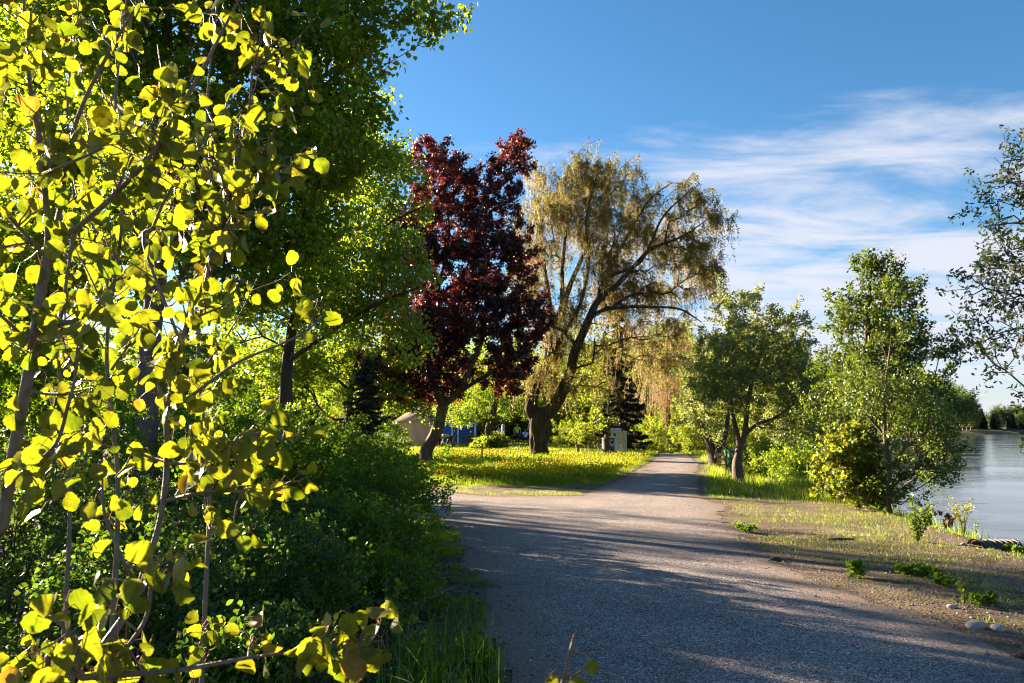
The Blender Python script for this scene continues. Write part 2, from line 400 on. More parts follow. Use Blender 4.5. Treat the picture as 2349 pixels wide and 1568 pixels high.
def grid_obj(name, xs, ys, zf, material, kind='structure', keep=None, attr=None, smooth=True):
    X, Y = np.meshgrid(xs, ys)
    Z = zf(X, Y)
    V = np.stack([X, Y, Z], -1).reshape(-1, 3)
    nx, ny = len(xs), len(ys)
    i = np.arange(nx * ny).reshape(ny, nx)
    F = np.stack([i[:-1, :-1], i[:-1, 1:], i[1:, 1:], i[1:, :-1]], -1).reshape(-1, 4)
    at = {k: f(X, Y).ravel() for k, f in (attr or {}).items()}
    if keep is not None:
        K = keep(X, Y)
        k4 = (K[:-1, :-1] & K[:-1, 1:] & K[1:, 1:] & K[1:, :-1]).ravel()
        F = F[k4]
        used = np.zeros(len(V), bool); used[F.ravel()] = True
        re = np.cumsum(used) - 1
        V = V[used]; F = re[F]; at = {k: v[used] for k, v in at.items()}
    o = mesh_np(name, V, [F], material, smooth=smooth, attr=at)
    o['kind'] = kind
    return o
xs = np.concatenate([np.linspace(-900, -80, 12), np.linspace(-70, -14, 20), np.arange(-13, 16, 0.25), np.linspace(16.5, 60, 30), np.linspace(65, 330, 60)])
ys = np.concatenate([np.linspace(-60, -4, 12), np.arange(-3, 30, 0.25), np.arange(30, 60, 0.5), np.arange(61, 120, 2.0), np.arange(122, 480, 5.0), np.linspace(485, 1600, 20)])
def green_attr(X, Y):
    sd = path_sd(X, Y)
    a = sstep(21.0, 22.5, Y) * sstep(0.25, 0.9, sd)
    a = np.maximum(a, sstep(-6, -8, X))
    a = np.maximum(a, sstep(-0.6, 0.3, X - bank_x(Y)) * 0.8)
    a = np.maximum(a, 0.9 * sstep(0.15, 0.5, sd) * (X > 4) * sstep(16.5, 18.5, Y + (X - 5) * 0.6))
    a = np.maximum(a, 0.55 * sstep(0.55, 0.7, fbm(X, Y, 0.9, 3, 2)) * (sd > 0.2))
    return np.clip(a, 0, 1)
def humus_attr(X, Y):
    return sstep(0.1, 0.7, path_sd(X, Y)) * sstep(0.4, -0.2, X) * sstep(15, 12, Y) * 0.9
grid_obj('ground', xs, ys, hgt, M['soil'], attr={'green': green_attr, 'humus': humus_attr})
pxs = np.arange(-24, 16, 0.125); pys = np.concatenate([np.arange(-2, 30, 0.125), np.arange(30, 82, 0.25)])
grid_obj('path', pxs, pys, lambda X, Y: hgt(X, Y) * sstep(0, 1, Y - 30) + 0.014 - 0.010 * sstep(-0.25, 0, path_sd(X, Y)), M['asphalt'],
         keep=lambda X, Y: path_sd(X, Y) < 0, attr={'edge': lambda X, Y: sstep(-0.9, 0.0, path_sd(X, Y))})

# ---- river
m, N, L, out = nodes_of('river_water')
geo = N.new('ShaderNodeNewGeometry'); mpn = N.new('ShaderNodeMapping')
mpn.inputs['Rotation'].default_value = (0, 0, math.radians(30)); mpn.inputs['Scale'].default_value = (0.5, 1.4, 1)
L.new(geo.outputs['Position'], mpn.inputs[0])
n1 = N.new('ShaderNodeTexNoise'); n1.inputs['Scale'].default_value = 1.4; n1.inputs['Detail'].default_value = 5
n2 = N.new('ShaderNodeTexNoise'); n2.inputs['Scale'].default_value = 0.09; n2.inputs['Detail'].default_value = 4
L.new(mpn.outputs[0], n1.inputs['Vector']); L.new(mpn.outputs[0], n2.inputs['Vector'])
st = ramp(N, n2.outputs['Fac'], L, [(0.40, (0.06,) * 3), (0.60, (0.45,) * 3)])
b = N.new('ShaderNodeBump'); b.inputs['Distance'].default_value = 0.06
L.new(st, b.inputs['Strength']); L.new(n1.outputs['Fac'], b.inputs['Height'])
p = N.new('ShaderNodeBsdfPrincipled'); p.inputs['Base Color'].default_value = (0.03, 0.05, 0.075, 1)
p.inputs['Roughness'].default_value = 0.06; p.inputs['IOR'].default_value = 1.33
L.new(b.outputs[0], p.inputs['Normal']); L.new(p.outputs[0], out.inputs[0])
M['water'] = m
grid_obj('river_water', np.linspace(4, 2500, 40), np.linspace(-80, 2500, 40), lambda X, Y: X * 0 + WATER_Z, m)
def farbank(X, Y):
    return WATER_Z - 1 + 2.6 * sstep(0, 14, Y - np.interp(X, [200, 330, 400, 1200], [840, 800, 688, 640])) + 5 * sstep(20, 400, Y - 700)
grid_obj('far_bank_ground', np.linspace(200, 1200, 90), np.linspace(630, 1600, 160), farbank, M['soil'], attr={'green': lambda X, Y: X * 0 + 1})

# ------------------------------------------------------------------ plant tools
def rvec(rng, n):
    v = rng.normal(size=(n, 3)); return v / np.linalg.norm(v, axis=1, keepdims=True)
def norm(v): return v / np.maximum(np.linalg.norm(v, axis=-1, keepdims=True), 1e-9)

def smooth_line(P, step):
    """Catmull-Rom through rows (x, y, z, r), resampled"""
    P = np.asarray(P, float)
    Q = np.vstack([2 * P[0] - P[1], P, 2 * P[-1] - P[-2]])
    out = []
    for i in range(1, len(Q) - 2):
        a, b, c, d = Q[i - 1:i + 3]
        n = max(1, int(round(np.linalg.norm(c[:3] - b[:3]) / step)))
        for k in range(n):
            t = k / n
            out.append(0.5 * ((2 * b) + (c - a) * t + (2 * a - 5 * b + 4 * c - d) * t * t + (3 * b - a - 3 * c + d) * t ** 3))
    out.append(P[-1])
    return np.array(out)

def sweep(P, sides, bump=0.0, rng=None, V=None, F=None, cap=True):
    """one continuous tapering tube along rows (x, y, z, r); appends to V, F"""
    P = np.asarray(P, float); n = len(P)
    T = norm(np.gradient(P[:, :3], axis=0))
    ref = np.array((0.0, 1.0, 0.0)) if abs(T[0][1]) < 0.8 else np.array((1.0, 0, 0))
    A = norm(np.cross(T, ref)); B = np.cross(T, A)
    th = np.arange(sides) / sides * 2 * np.pi
    R = np.maximum(P[:, 3], 1e-4)[:, None] * np.ones(sides)
    if bump:
        ph = rng.rand(6) * 9
        R = R * (1 + bump * (np.sin(th * 3 + ph[0] + np.arange(n)[:, None] * 0.35) + 0.7 * np.sin(th * 5 + ph[1] - np.arange(n)[:, None] * 0.5) + 0.5 * (rng.rand(n, sides) - 0.5) + (0.55 * np.sin(th * 9 + ph[2] + np.arange(n)[:, None] * 0.22) + 0.35 * np.sin(th * 13 + ph[3] - np.arange(n)[:, None] * 0.3) if sides >= 16 else 0)))
    ring = P[:, None, :3] + R[..., None] * (np.cos(th)[None, :, None] * A[:, None] + np.sin(th)[None, :, None] * B[:, None])
    base = sum(len(v) for v in V)
    i = np.arange(n * sides).reshape(n, sides) + base
    j = np.roll(i, -1, axis=1)
    F.append(np.stack([i[:-1], j[:-1], j[1:], i[1:]], -1).reshape(-1, 4))
    V.append(ring.reshape(-1, 3))

def edge_tubes(A, B, ra, rb, sides, V, F):
    """many thin tapering prisms at once"""
    if not len(A): return
    T = norm(B - A)
    ref = np.where(np.abs(T[:, 2:3]) < 0.8, np.array([[0, 0, 1.0]]), np.array([[1.0, 0, 0]]))
    X = norm(np.cross(T, ref)); Y = np.cross(T, X)
    th = np.arange(sides) / sides * 2 * np.pi
    o = np.cos(th)[None, :, None] * X[:, None] + np.sin(th)[None, :, None] * Y[:, None]
    a = A[:, None] + o * ra[:, None, None]; b_ = B[:, None] + o * rb[:, None, None]
    base = sum(len(v) for v in V); n = len(A)
    V.append(np.concatenate([a, b_], 1).reshape(-1, 3))
    i = np.arange(n)[:, None] * 2 * sides + np.arange(sides)[None] + base
    j = np.arange(n)[:, None] * 2 * sides + (np.arange(sides)[None] + 1) % sides + base
    F.append(np.stack([i, j, j + sides, i + sides], -1).reshape(-1, 4))

# leaf outlines: x across, y along the leaf, z off its plane; unit length
def _round(n, notch, w=0.5, cup=0.10, curl=0.16, skew=0.0, tip=0.86):
    v = [(0, 0, 0)]
    for k in range(n):
        t = 2 * math.pi * (k + 0.5) / n
        r = 0.5 * (1 - (notch if k % 2 else 0))
        x = w * 2 * r * math.sin(t); y = 0.5 - r * math.cos(t)
        if y > 0.75: x *= tip
        x += skew * (y - 0.5) ** 2
        v.append((x, y, cup * abs(x) * 2 - curl * (y - 0.4) ** 2 + 0.012 * math.sin(5 * t)))
    v[0] = (0, 0.45, -0.02)
    return np.array(v), [np.array([(0, k + 1, (k + 1) % n + 1) for k in range(n)])]
LEAF = {
    'quad': (np.array([(0, 0, 0), (0.34, 0.45, 0.05), (0, 1, -0.05), (-0.34, 0.45, 0.05)]), [np.array([(0, 1, 2, 3)])]),
    'slim': (np.array([(0, 0, 0), (0.13, 0.45, 0.02), (0, 1, -0.08), (-0.13, 0.45, 0.02)]), [np.array([(0, 1, 2, 3)])]),
    'oval': (np.array([(0, 0, 0), (0.26, 0.28, 0.07), (0.27, 0.65, 0.05), (0, 1, -0.08), (-0.27, 0.65, 0.05), (-0.26, 0.28, 0.07)]), [np.array([(0, 1, 2, 3), (0, 3, 4, 5)])]),
    'disc': (np.array([(0, 0, 0), (0.38, 0.14, 0.05), (0.46, 0.5, 0.05), (0, 1, -0.1), (-0.46, 0.5, 0.05), (-0.38, 0.14, 0.05)]), [np.array([(0, 1, 2, 3), (0, 3, 4, 5)])]),
    'aspen': _round(26, 0.07, 0.52),
    'aspen_side': _round(22, 0.06, 0.46, .3, .35, .08, .84),
    'aspen_curl': _round(24, 0.08, 0.5, -.10, .6, -.08, .84),
    'aspen_fold': _round(22, 0.07, 0.5, .5, .1, .05, .86),
    'maple': (np.array([(0, 0.3, 0), (0.1, 0.18, 0), (0.42, 0.1, 0.05), (0.26, 0.34, 0.03), (0.55, 0.62, 0.06), (0.2, 0.62, 0.02), (0, 1, -0.06), (-0.2, 0.62, 0.02), (-0.55, 0.62, 0.06), (-0.26, 0.34, 0.03), (-0.42, 0.1, 0.05), (-0.1, 0.18, 0)]),
              [np.array([(0, k, k % 11 + 1) for k in range(1, 12)])]),
    'lobed': (np.array([(0, 0, 0), (0.16, 0.2, 0.02), (0.12, 0.32, 0), (0.3, 0.5, 0.04), (0.2, 0.6, 0.02), (0.2, 0.85, 0.02), (0, 1, -0.06), (-0.2, 0.85, 0.02), (-0.2, 0.6, 0.02), (-0.3, 0.5, 0.04), (-0.12, 0.32, 0), (-0.16, 0.2, 0.02)]),
              [np.array([(0, 1, 11, 11), ]).reshape(1, 4)[:, :3], np.array([(1, 2, 10, 11), (2, 3, 9, 10), (3, 4, 8, 9), (4, 5, 7, 8)]), np.array([(5, 6, 7)])]),
}
def leaves(P, D, Nn, size, kind, V, F, R, rng, rbase=None):
    """append one leaf per row of P, pointing along D, facing Nn"""
    if not len(P): return
    tv, tf = LEAF[kind]
    D = norm(D); X = norm(np.cross(D, Nn)); Z = np.cross(X, D)
    s = np.asarray(size)[:, None, None]
    v = P[:, None] + s * (tv[None, :, 0:1] * X[:, None] + tv[None, :, 1:2] * D[:, None] + tv[None, :, 2:3] * Z[:, None])
    base = sum(len(q) for q in V); n, k = len(P), len(tv)
    V.append(v.reshape(-1, 3))
    for f in tf:
        F.append((np.arange(n)[:, None, None] * k + f[None] + base).reshape(-1, f.shape[1]))
    r = rng.rand(n) if rbase is None else rbase
    R.append(np.repeat(r, k))
def merge(F):
    d = {}
    for f in F: d.setdefault(f.shape[1], []).append(f)
    return [np.concatenate(v) for v in d.values()]

def E(u, v, Y, ru, rv, rd, w=1.0):
    c = W(u, v, Y); return (c, np.array((ru * Y / S, rd, rv * Y / S)), w)
def grow(guides, ell, n, bf=0.35, seed=1, shell=0.55, clump=0.0, nclump=60, zmin=0.3, step=0.35):
    """guides: polylines of rows (x, y, z, r); the first starts at the base. ell: ellipsoids that hold the crown.
    Twig ends are drawn in the ellipsoids and joined to the nearest good branch."""
    rng = np.random.RandomState(seed)
    pos, par, rad = [], [], []
    for g in guides:
        q = smooth_line(g, step)
        if pos:
            d = np.linalg.norm(np.array(pos) - q[0][:3], axis=1); prev = int(d.argmin())
            q = q[1:]
        else: prev = -1
        for row in q:
            pos.append(row[:3]); par.append(prev); rad.append(row[3]); prev = len(pos) - 1
    ng = len(pos)
    vol = np.array([e[2] * np.prod(e[1]) ** 0.75 for e in ell]); vol /= vol.sum()
    def draw(k):
        idx = rng.choice(len(ell), k, p=vol)
        c = np.array([ell[i][0] for i in idx]); r = np.array([ell[i][1] for i in idx])
        return c + r * rvec(rng, k) * (rng.rand(k, 1) ** (shell / 1.5))
    pts = draw(n)
    if clump:
        cc = draw(nclump); k = int(n * 0.8)
        pts[:k] = cc[rng.randint(nclump, size=k)] + rng.normal(size=(k, 3)) * clump
    pts = pts[pts[:, 2] > zmin]; n = len(pts)
    pos = np.array(pos); 
    plen = np.zeros(ng)
    for i in range(1, ng): plen[i] = plen[par[i]] + np.linalg.norm(pos[i] - pos[par[i]])
    best = np.full(n, 1e9); bi = np.zeros(n, int)
    start = np.array([i for i in range(ng) if pos[i][2] > zmin * 0.8 + pos[0][2]] or [ng - 1])
    for i in start:
        d = np.linalg.norm(pts - pos[i], axis=1) + bf * plen[i]
        m_ = d < best; best[m_] = d[m_]; bi[m_] = i
    alive = np.ones(n, bool)
    P = list(pos); par = list(par); rad = list(rad); PL = list(plen)
    for _ in range(n):
        j = int(np.where(alive, best, 1e9).argmin()); alive[j] = False
        p0 = P[bi[j]]; p1 = pts[j]; L_ = np.linalg.norm(p1 - p0)
        last = bi[j]
        k = max(1, min(4, int(L_ / (step * 1.2))))
        for q in range(1, k + 1):
            t = q / k
            pp = p0 + (p1 - p0) * t
            if q < k: pp = pp + rng.normal(size=3) * L_ * 0.06 + np.array((0, 0, -0.10 * L_ * math.sin(math.pi * t)))
            P.append(pp); par.append(last); rad.append(0.0); PL.append(PL[last] + L_ / k); last = len(P) - 1
        d = np.linalg.norm(pts - p1, axis=1) + bf * PL[last]
        m_ = alive & (d < best); best[m_] = d[m_]; bi[m_] = last
    P = np.array(P); par = np.array(par); cnt = np.ones(len(P))
    has = np.zeros(len(P), bool); has[par[1:]] = True
    cnt[has] = 0
    for i in range(len(P) - 1, 0, -1): cnt[par[i]] += cnt[i]
    return dict(P=P, par=par, cnt=cnt, rad=np.array(rad), ng=ng, guides=guides)

def wood(name, sk, material, parent, r0=0.006, origin=(0, 0, 0), sides=12, bump=0.05, seed=1, gstep=0.15, minr=0.0, power=0.48):
    V, F = [], []; rng = np.random.RandomState(seed)
    for g in sk['guides']:
        q = smooth_line(g, gstep)
        sweep(q, sides, bump, rng, V, F)
    P, par, cnt, rad = sk['P'], sk['par'], sk['cnt'], sk['rad']
    r = np.maximum(r0 * cnt ** power, minr)
    # keep side limbs thinner than the limb they leave
    for i in range(sk['ng'], len(P)):
        pr = r[par[i]] if par[i] >= sk['ng'] else rad[par[i]]
        r[i] = min(r[i], max(pr * 0.92, r0))
    e = np.arange(sk['ng'], len(P))
    rp = np.where(par[e] >= sk['ng'], r[par[e]], r[e] * 1.15)
    thick = r[e] > 0.022
    O = np.array(origin)
    for msk, sd in ((thick, 7), (~thick, 4)):
        ee = e[msk]; edge_tubes(P[par[ee]], P[ee], rp[msk], r[ee] if sd else r[ee], sd, V, F)
    o = mesh_np(name, np.concatenate(V) - O, merge(F), material, parent, smooth=True)
    sk['r'] = r
    return o

def crown(name, sk, material, parent, n, size, kind, seed=2, spread=0.12, maxcnt=4, droop=0.3, up=0.3, origin=(0, 0, 0), clus=1, facing=None, svar=0.3):
    rng = np.random.RandomState(seed)
    P, par, cnt = sk['P'], sk['par'], sk['cnt']
    e = np.arange(sk['ng'], len(P)); e = e[cnt[e] <= maxcnt]
    ln = np.linalg.norm(P[e] - P[par[e]], axis=1) / np.sqrt(cnt[e])
    nc = max(1, n // clus)
    pick = rng.choice(len(e), nc, p=ln / ln.sum())
    t = rng.rand(nc, 1) ** 0.7
    a = P[par[e[pick]]]; b_ = P[e[pick]]
    base = a + (b_ - a) * t + rng.normal(size=(nc, 3)) * spread
    if clus > 1:
        hr = np.clip(rng.rand(nc), 0, 1)
        base = np.repeat(base, clus, 0) + rng.normal(size=(nc * clus, 3)) * size * 0.7
        rb = np.clip(np.repeat(hr, clus) + rng.normal(size=nc * clus) * 0.2, 0, 1)
    else: rb = rng.rand(nc)
    k = len(base)
    D = rvec(rng, k) + np.array((0, 0, -droop))
    Nn = rvec(rng, k) + np.array((0, 0, up))
    if facing is not None: Nn = Nn + np.array(facing)
    V, F, R = [], [], []
    leaves(base - np.array(origin), D, Nn, size * (1 - svar + 2 * svar * rng.rand(k)), kind, V, F, R, rng, rb)
    return mesh_np(name, np.concatenate(V), merge(F), material, parent, rnd=np.concatenate(R))

def plant(name, label, cat, base, group=None):
    return empty(name, base, label, cat, group)
def tree(name, label, guides, ell, n, bark, leaf, nl, lsize, kind, seed=1, group=None, cat='tree', r0=0.007, bf=0.35, shell=0.55,
         clump=0.0, nclump=60, spread=0.1, maxcnt=4, droop=0.3, up=0.3, sides=12, bump=0.05, clus=1, zmin=0.6, step=0.35, svar=0.3, crown_name='crown'):
    base = np.array(guides[0][0][:3]); 
    root = plant(name, label, cat, tuple(base), group)
    sk = grow(guides, ell, n, bf, seed, shell, clump, nclump, zmin, step)
    wood('trunk', sk, bark, root, r0, base, sides, bump, seed)
    crown(crown_name, sk, leaf, root, nl, lsize, kind, seed + 50, spread, maxcnt, droop, up, base, clus, svar=svar)
    return root, sk

def GD(pts, Y, dY=None):
    """guide from rows (u, v, radius in m) at distance Y, optional distance offsets"""
    out = []
    for i, (u, v, r) in enumerate(pts):
        y = Y + (dY[i] if dY else 0)
        w = W(u, v, y); out.append((w[0], w[1], w[2], r))
    return out
def rooted(u, Y, pts, dY=None, r=None):
    """a guide whose first point stands in the ground at column u, distance Y"""
    x = W(u, 1000, Y)[0]
    g = GD(pts, Y, dY)
    return [(x, Y, float(hgt(x, Y)) - 0.12, r if r else g[0][3] * 1.25)] + g

# ------------------------------------------------------------------ the trees beside the path
# purple-leaved maple
g = [rooted(980, 31, [(979, 1062, .29), (976, 1040, .26), (985, 1020, .245), (998, 998, .24), (1006, 975, .235), (1012, 950, .22), (1018, 930, .22)], r=.36),
     GD([(1018, 930, .17), (1000, 900, .14), (988, 860, .12), (985, 800, .1), (992, 720, .09), (1010, 640, .07), (1030, 540, .05), (1020, 430, .03), (1000, 340, .015)], 31, [0, 0, .1, .2, .3, .4, .5, .6, .6]),
     GD([(1018, 930, .16), (1045, 905, .14), (1066, 870, .12), (1085, 830, .1), (1105, 780, .09), (1115, 700, .07), (1112, 600, .06), (1100, 500, .05), (1120, 400, .02)], 31, [0, -.2, -.4, -.5, -.6, -.6, -.5, -.4, -.4]),
     GD([(1045, 905, .09), (1085, 880, .08), (1130, 850, .06), (1180, 815, .04), (1225, 790, .02)], 31, [-.2, -.4, -.7, -.9, -1]),
     GD([(1000, 900, .08), (960, 880, .06), (915, 870, .04), (880, 880, .02)], 31, [0, .4, .8, 1.2])]
ell = [E(985, 340, 31, 50, 45, 1.0), E(1155, 370, 31, 42, 50, .9), E(1075, 390, 31, 45, 60, 1.0), E(1010, 450, 31, 100, 75, 1.8), E(1130, 500, 31, 75, 100, 1.7), E(1060, 600, 31, 150, 110, 2.2),
       E(1180, 600, 31, 70, 70, 1.2), E(1040, 720, 31, 180, 100, 2.4), E(1190, 760, 31, 75, 80, 1.4), E(950, 810, 31, 120, 80, 2.2), E(1230, 700, 31, 40, 40, .8), E(930, 560, 31, 70, 90, 1.6), E(1110, 850, 31, 120, 45, 1.8), E(960, 905, 31, 90, 35, 1.8)]
tree('maple_tree', 'purple-leaved maple with a crooked bare trunk standing in the dandelion lawn', g, ell, 2300, M['bark_brown'], M['leaf_red'], 105000, 0.12, 'maple', 11,
     r0=.006, clump=.42, nclump=150, spread=.09, droop=.35, sides=32, bump=.07, zmin=2.6)

# big golden willow
g = [rooted(1238, 40, [(1238, 1045, .50), (1236, 1020, .46), (1234, 990, .46), (1236, 965, .5), (1238, 948, .5)], r=.62),
     GD([(1236, 960, .40), (1220, 938, .34), (1226, 900, .27), (1248, 850, .22), (1266, 780, .19), (1292, 700, .16), (1318, 630, .12), (1360, 540, .085), (1392, 460, .055), (1440, 400, .02)], 40, [0, 0, .2, .4, .5, .6, .7, .8, 1, 1]),
     GD([(1240, 960, .40), (1272, 930, .32), (1302, 870, .26), (1322, 800, .23), (1348, 740, .2), (1372, 690, .16), (1430, 640, .12), (1490, 575, .09), (1560, 545, .05), (1630, 500, .02)], 40, [0, -.2, -.4, -.6, -.7, -.9, -1.1, -1.2, -1.3, -1.3]),
     GD([(1345, 735, .11), (1385, 712, .095), (1440, 705, .08), (1500, 705, .06), (1560, 710, .05), (1610, 740, .02)], 40, [-.7, -.9, -1.3, -1.6, -1.8, -2]),
     GD([(1268, 780, .13), (1262, 700, .11), (1250, 620, .09), (1235, 520, .06), (1225, 430, .03)], 40, [.5, .9, 1.3, 1.6, 1.8]),
     GD([(1290, 700, .12), (1290, 620, .1), (1300, 520, .07), (1320, 420, .04), (1335, 370, .02)], 40, [.6, .3, 0, -.3, -.4]),
     GD([(1382, 690, .12), (1400, 620, .1), (1440, 540, .07), (1490, 460, .05), (1540, 420, .02)], 40, [-.9, -.5, 0, .3, .4]),
     GD([(1250, 850, .13), (1285, 780, .11), (1330, 700, .09), (1350, 600, .07), (1345, 500, .05), (1370, 400, .02)], 40, [.2, -.3, -.6, -.9, -1, -1]),
     GD([(1372, 690, .1), (1390, 640, .09), (1470, 600, .07), (1520, 500, .05), (1580, 440, .02)], 40, [-.9, -1.1, -1.6, -1.8, -1.9]),
     GD([(1328, 800, .11), (1290, 760, .09), (1230, 740, .07), (1180, 750, .03)], 40, [-.6, -1.2, -2, -2.6])]
ell = [E(1250, 860, 40, 75, 60, 1.6, 1.0), E(1340, 880, 39.6, 60, 40, 1.4, .8), E(1400, 800, 40, 70, 60, 1.8), E(1480, 790, 40, 80, 70, 2.0), E(1550, 740, 40, 60, 60, 1.8), E(1200, 650, 40, 50, 90, 2), E(1300, 720, 40, 90, 60, 1.8), E(1400, 650, 40, 100, 60, 2), E(1350, 800, 40, 70, 50, 1.6), E(1300, 480, 40, 90, 80, 2.4), E(1420, 530, 40, 90, 60, 2.4), E(1560, 560, 40, 90, 60, 2.2), E(1390, 380, 40, 110, 30, 2), E(1245, 400, 40, 55, 45, 1.5), E(1335, 400, 40, 75, 50, 2), E(1430, 430, 40, 80, 60, 2.2), E(1560, 445, 40, 70, 55, 2), E(1625, 480, 40, 40, 55, 1.4), E(1500, 540, 40, 110, 80, 2.5), E(1350, 540, 40, 120, 110, 2.8),
       E(1230, 560, 40, 60, 130, 2), E(1590, 600, 40, 60, 70, 1.8), E(1500, 680, 40, 110, 45, 2), E(1240, 780, 40, 60, 90, 2, .7), E(1180, 330, 42, 25, 20, .8, 2)]
base = np.array(g[0][0][:3])
root = plant('willow_tree', 'tall golden weeping willow with a thick furrowed trunk dividing low into leaning limbs', 'tree', tuple(base))
sk = grow(g, ell, 3300, .32, 21, .75, .5, 130, 3.5, .5)
wood('trunk', sk, M['bark_willow'], root, .009, base, 44, .085, 3, gstep=.10)
def hang(sk, rng, n, lmin, lmax, wob, gap, size, kind, base, bark_r=.004, zlow=.4, lim=6):
    """hanging strands with leaves along them"""
    P, par, cnt = sk['P'], sk['par'], sk['cnt']
    e = np.arange(sk['ng'], len(P)); e = e[cnt[e] <= lim]
    pk = e[rng.randint(len(e), size=n)]; t = rng.rand(n, 1)
    st = P[par[pk]] * (1 - t) + P[pk] * t
    L_ = lmin + (lmax - lmin) * rng.rand(n) ** 1.5
    L_ = np.minimum(L_, np.maximum(st[:, 2] - zlow, .2))
    out = norm(st - np.array([base[0], base[1], 0]))[:, :2]
    V, F, V2, F2, R2 = [], [], [], [], []
    k = 5
    pts = np.zeros((n, k + 1, 3)); pts[:, 0] = st
    dr = np.concatenate([out * .35 + rng.normal(size=(n, 2)) * .25, np.full((n, 1), .25)], 1)
    for i in range(1, k + 1):
        dr[:, 2] -= .55; dr[:, :2] *= .72
        dr[:, :2] += rng.normal(size=(n, 2)) * wob
        pts[:, i] = pts[:, i - 1] + norm(dr) * (L_ / k)[:, None]
    A = pts[:, :-1].reshape(-1, 3); B = pts[:, 1:].reshape(-1, 3)
    edge_tubes(A, B, np.full(len(A), bark_r), np.full(len(A), bark_r * .7), 3, V, F)
    ln = np.linalg.norm(B - A, axis=1); m_ = np.maximum(1, (ln / gap).astype(int)); idx = np.repeat(np.arange(len(A)), m_)
    tt = rng.rand(len(idx), 1); q = A[idx] + (B[idx] - A[idx]) * tt
    D = norm(B[idx] - A[idx]) * .7 + rvec(rng, len(idx)) * .8
    leaves(q, D, rvec(rng, len(idx)), size * (.6 + .8 * rng.rand(len(idx))), kind, V2, F2, R2, rng, np.clip(np.repeat(rng.rand(n), k)[idx] * .6 + rng.rand(len(idx)) * .4, 0, 1))
    return V, F, V2, F2, R2
rng = np.random.RandomState(33)
V, F, V2, F2, R2 = hang(sk, rng, 8500, .4, 1.7, .16, .075, .145, 'slim', base, .0035, .9)
mesh_np('hanging_twigs', np.concatenate(V) - base, merge(F), M['twig_red'], root)
V3, F3, V4, F4, R4 = hang(sk, rng, 15000, .15, .7, .25, .07, .14, 'slim', base, .003, 1.2, 3)
nv_ = sum(len(q) for q in V2)
mesh_np('crown', np.concatenate(V2 + V4) - base, merge(F2) + [f + nv_ for f in merge(F4)], M['leaf_willow'], root, rnd=np.concatenate(R2 + R4))

# a second golden willow farther along the path
g = [rooted(1535, 60, [(1535, 1000, .25), (1532, 950, .22), (1528, 880, .18), (1530, 800, .12), (1540, 740, .06)])]
ell = [E(1500, 800, 60, 60, 60, 2.2), E(1560, 780, 60, 55, 60, 2.2), E(1600, 850, 60, 45, 60, 2.2), E(1500, 880, 60, 60, 50, 2.2)]
base = np.array(g[0][0][:3])
root = plant('willow_tree', 'smaller golden willow hanging over the far path behind the dark spruce', 'tree', tuple(base))
sk = grow(g, ell, 380, .28, 22, .75, .5, 50, 3, .5)
wood('trunk', sk, M['bark_willow'], root, .009, base, 10, .06, 3)
V, F, V2, F2, R2 = hang(sk, rng, 1100, 1.0, 3.4, .12, .12, .15, 'slim', base, .005, .5)
mesh_np('hanging_twigs', np.concatenate(V) - base, merge(F), M['twig_red'], root)
mesh_np('crown', np.concatenate(V2) - base, merge(F2), M['leaf_willow'], root, rnd=np.concatenate(R2))

# round olive-green tree on the river side of the path
g = [rooted(1692, 27, [(1691, 1070, .19), (1693, 1050, .15), (1697, 1025, .13)], r=.24),
     GD([(1697, 1025, .11), (1708, 1000, .1), (1712, 960, .09), (1720, 900, .07), (1740, 830, .05), (1755, 760, .03)], 27, [0, 0, -.1, -.2, -.3, -.3]),
     GD([(1697, 1025, .10), (1690, 990, .09), (1680, 950, .08), (1670, 880, .06), (1665, 800, .04), (1680, 730, .02)], 27, [0, .1, .2, .3, .4, .4]),
     GD([(1708, 1000, .07), (1735, 975, .06), (1775, 960, .05), (1815, 930, .03), (1840, 880, .02)], 27, [0, -.3, -.6, -.8, -.9])]
ell = [E(1735, 860, 27, 135, 120, 2.1), E(1660, 850, 27, 85, 110, 1.7), E(1700, 755, 27, 90, 65, 1.4), E(1790, 800, 27, 75, 85, 1.5), E(1825, 900, 27, 60, 90, 1.4), E(1620, 900, 27, 45, 80, 1.2), E(1690, 705, 27, 60, 30, .8), E(1800, 960, 27.4, 75, 45, 1.5), E(1620, 960, 27.6, 45, 40, 1.1)]
tree('round_tree', 'broad round-crowned olive-green tree whose forked trunk stands beside the green litter bin', g, ell, 1900, M['bark_brown'], M['leaf_olive'], 54000, .08, 'oval', 31,
     r0=.0045, clump=.3, nclump=170, spread=.07, droop=-.25, zmin=1.0, bf=.3, shell=.75)
g = [rooted(1640, 33.5, [(1638, 1050, .26), (1630, 1020, .2), (1612, 980, .12), (1605, 930, .07)], r=.34),
     GD([(1638, 1040, .2), (1658, 1010, .16), (1668, 970, .1), (1675, 900, .05)], 33.5, [0, 0, 0, 0]),
     GD([(1646, 1052, .15), (1648, 1020, .12), (1645, 980, .08)], 33.2, [0, 0, 0])]
ell = [E(1620, 880, 33.5, 70, 90, 1.8), E(1660, 850, 34, 80, 100, 1.8), E(1590, 950, 33.5, 35, 45, 1.2)]
tree('round_tree', 'dark many-stemmed tree on the verge just behind the wooden bench', g, ell, 600, M['bark_dark'], M['leaf_olive'], 17000, .09, 'oval', 32,
     r0=.006, clump=.35, nclump=60, spread=.09, droop=-.2, zmin=1.4, bf=.3)

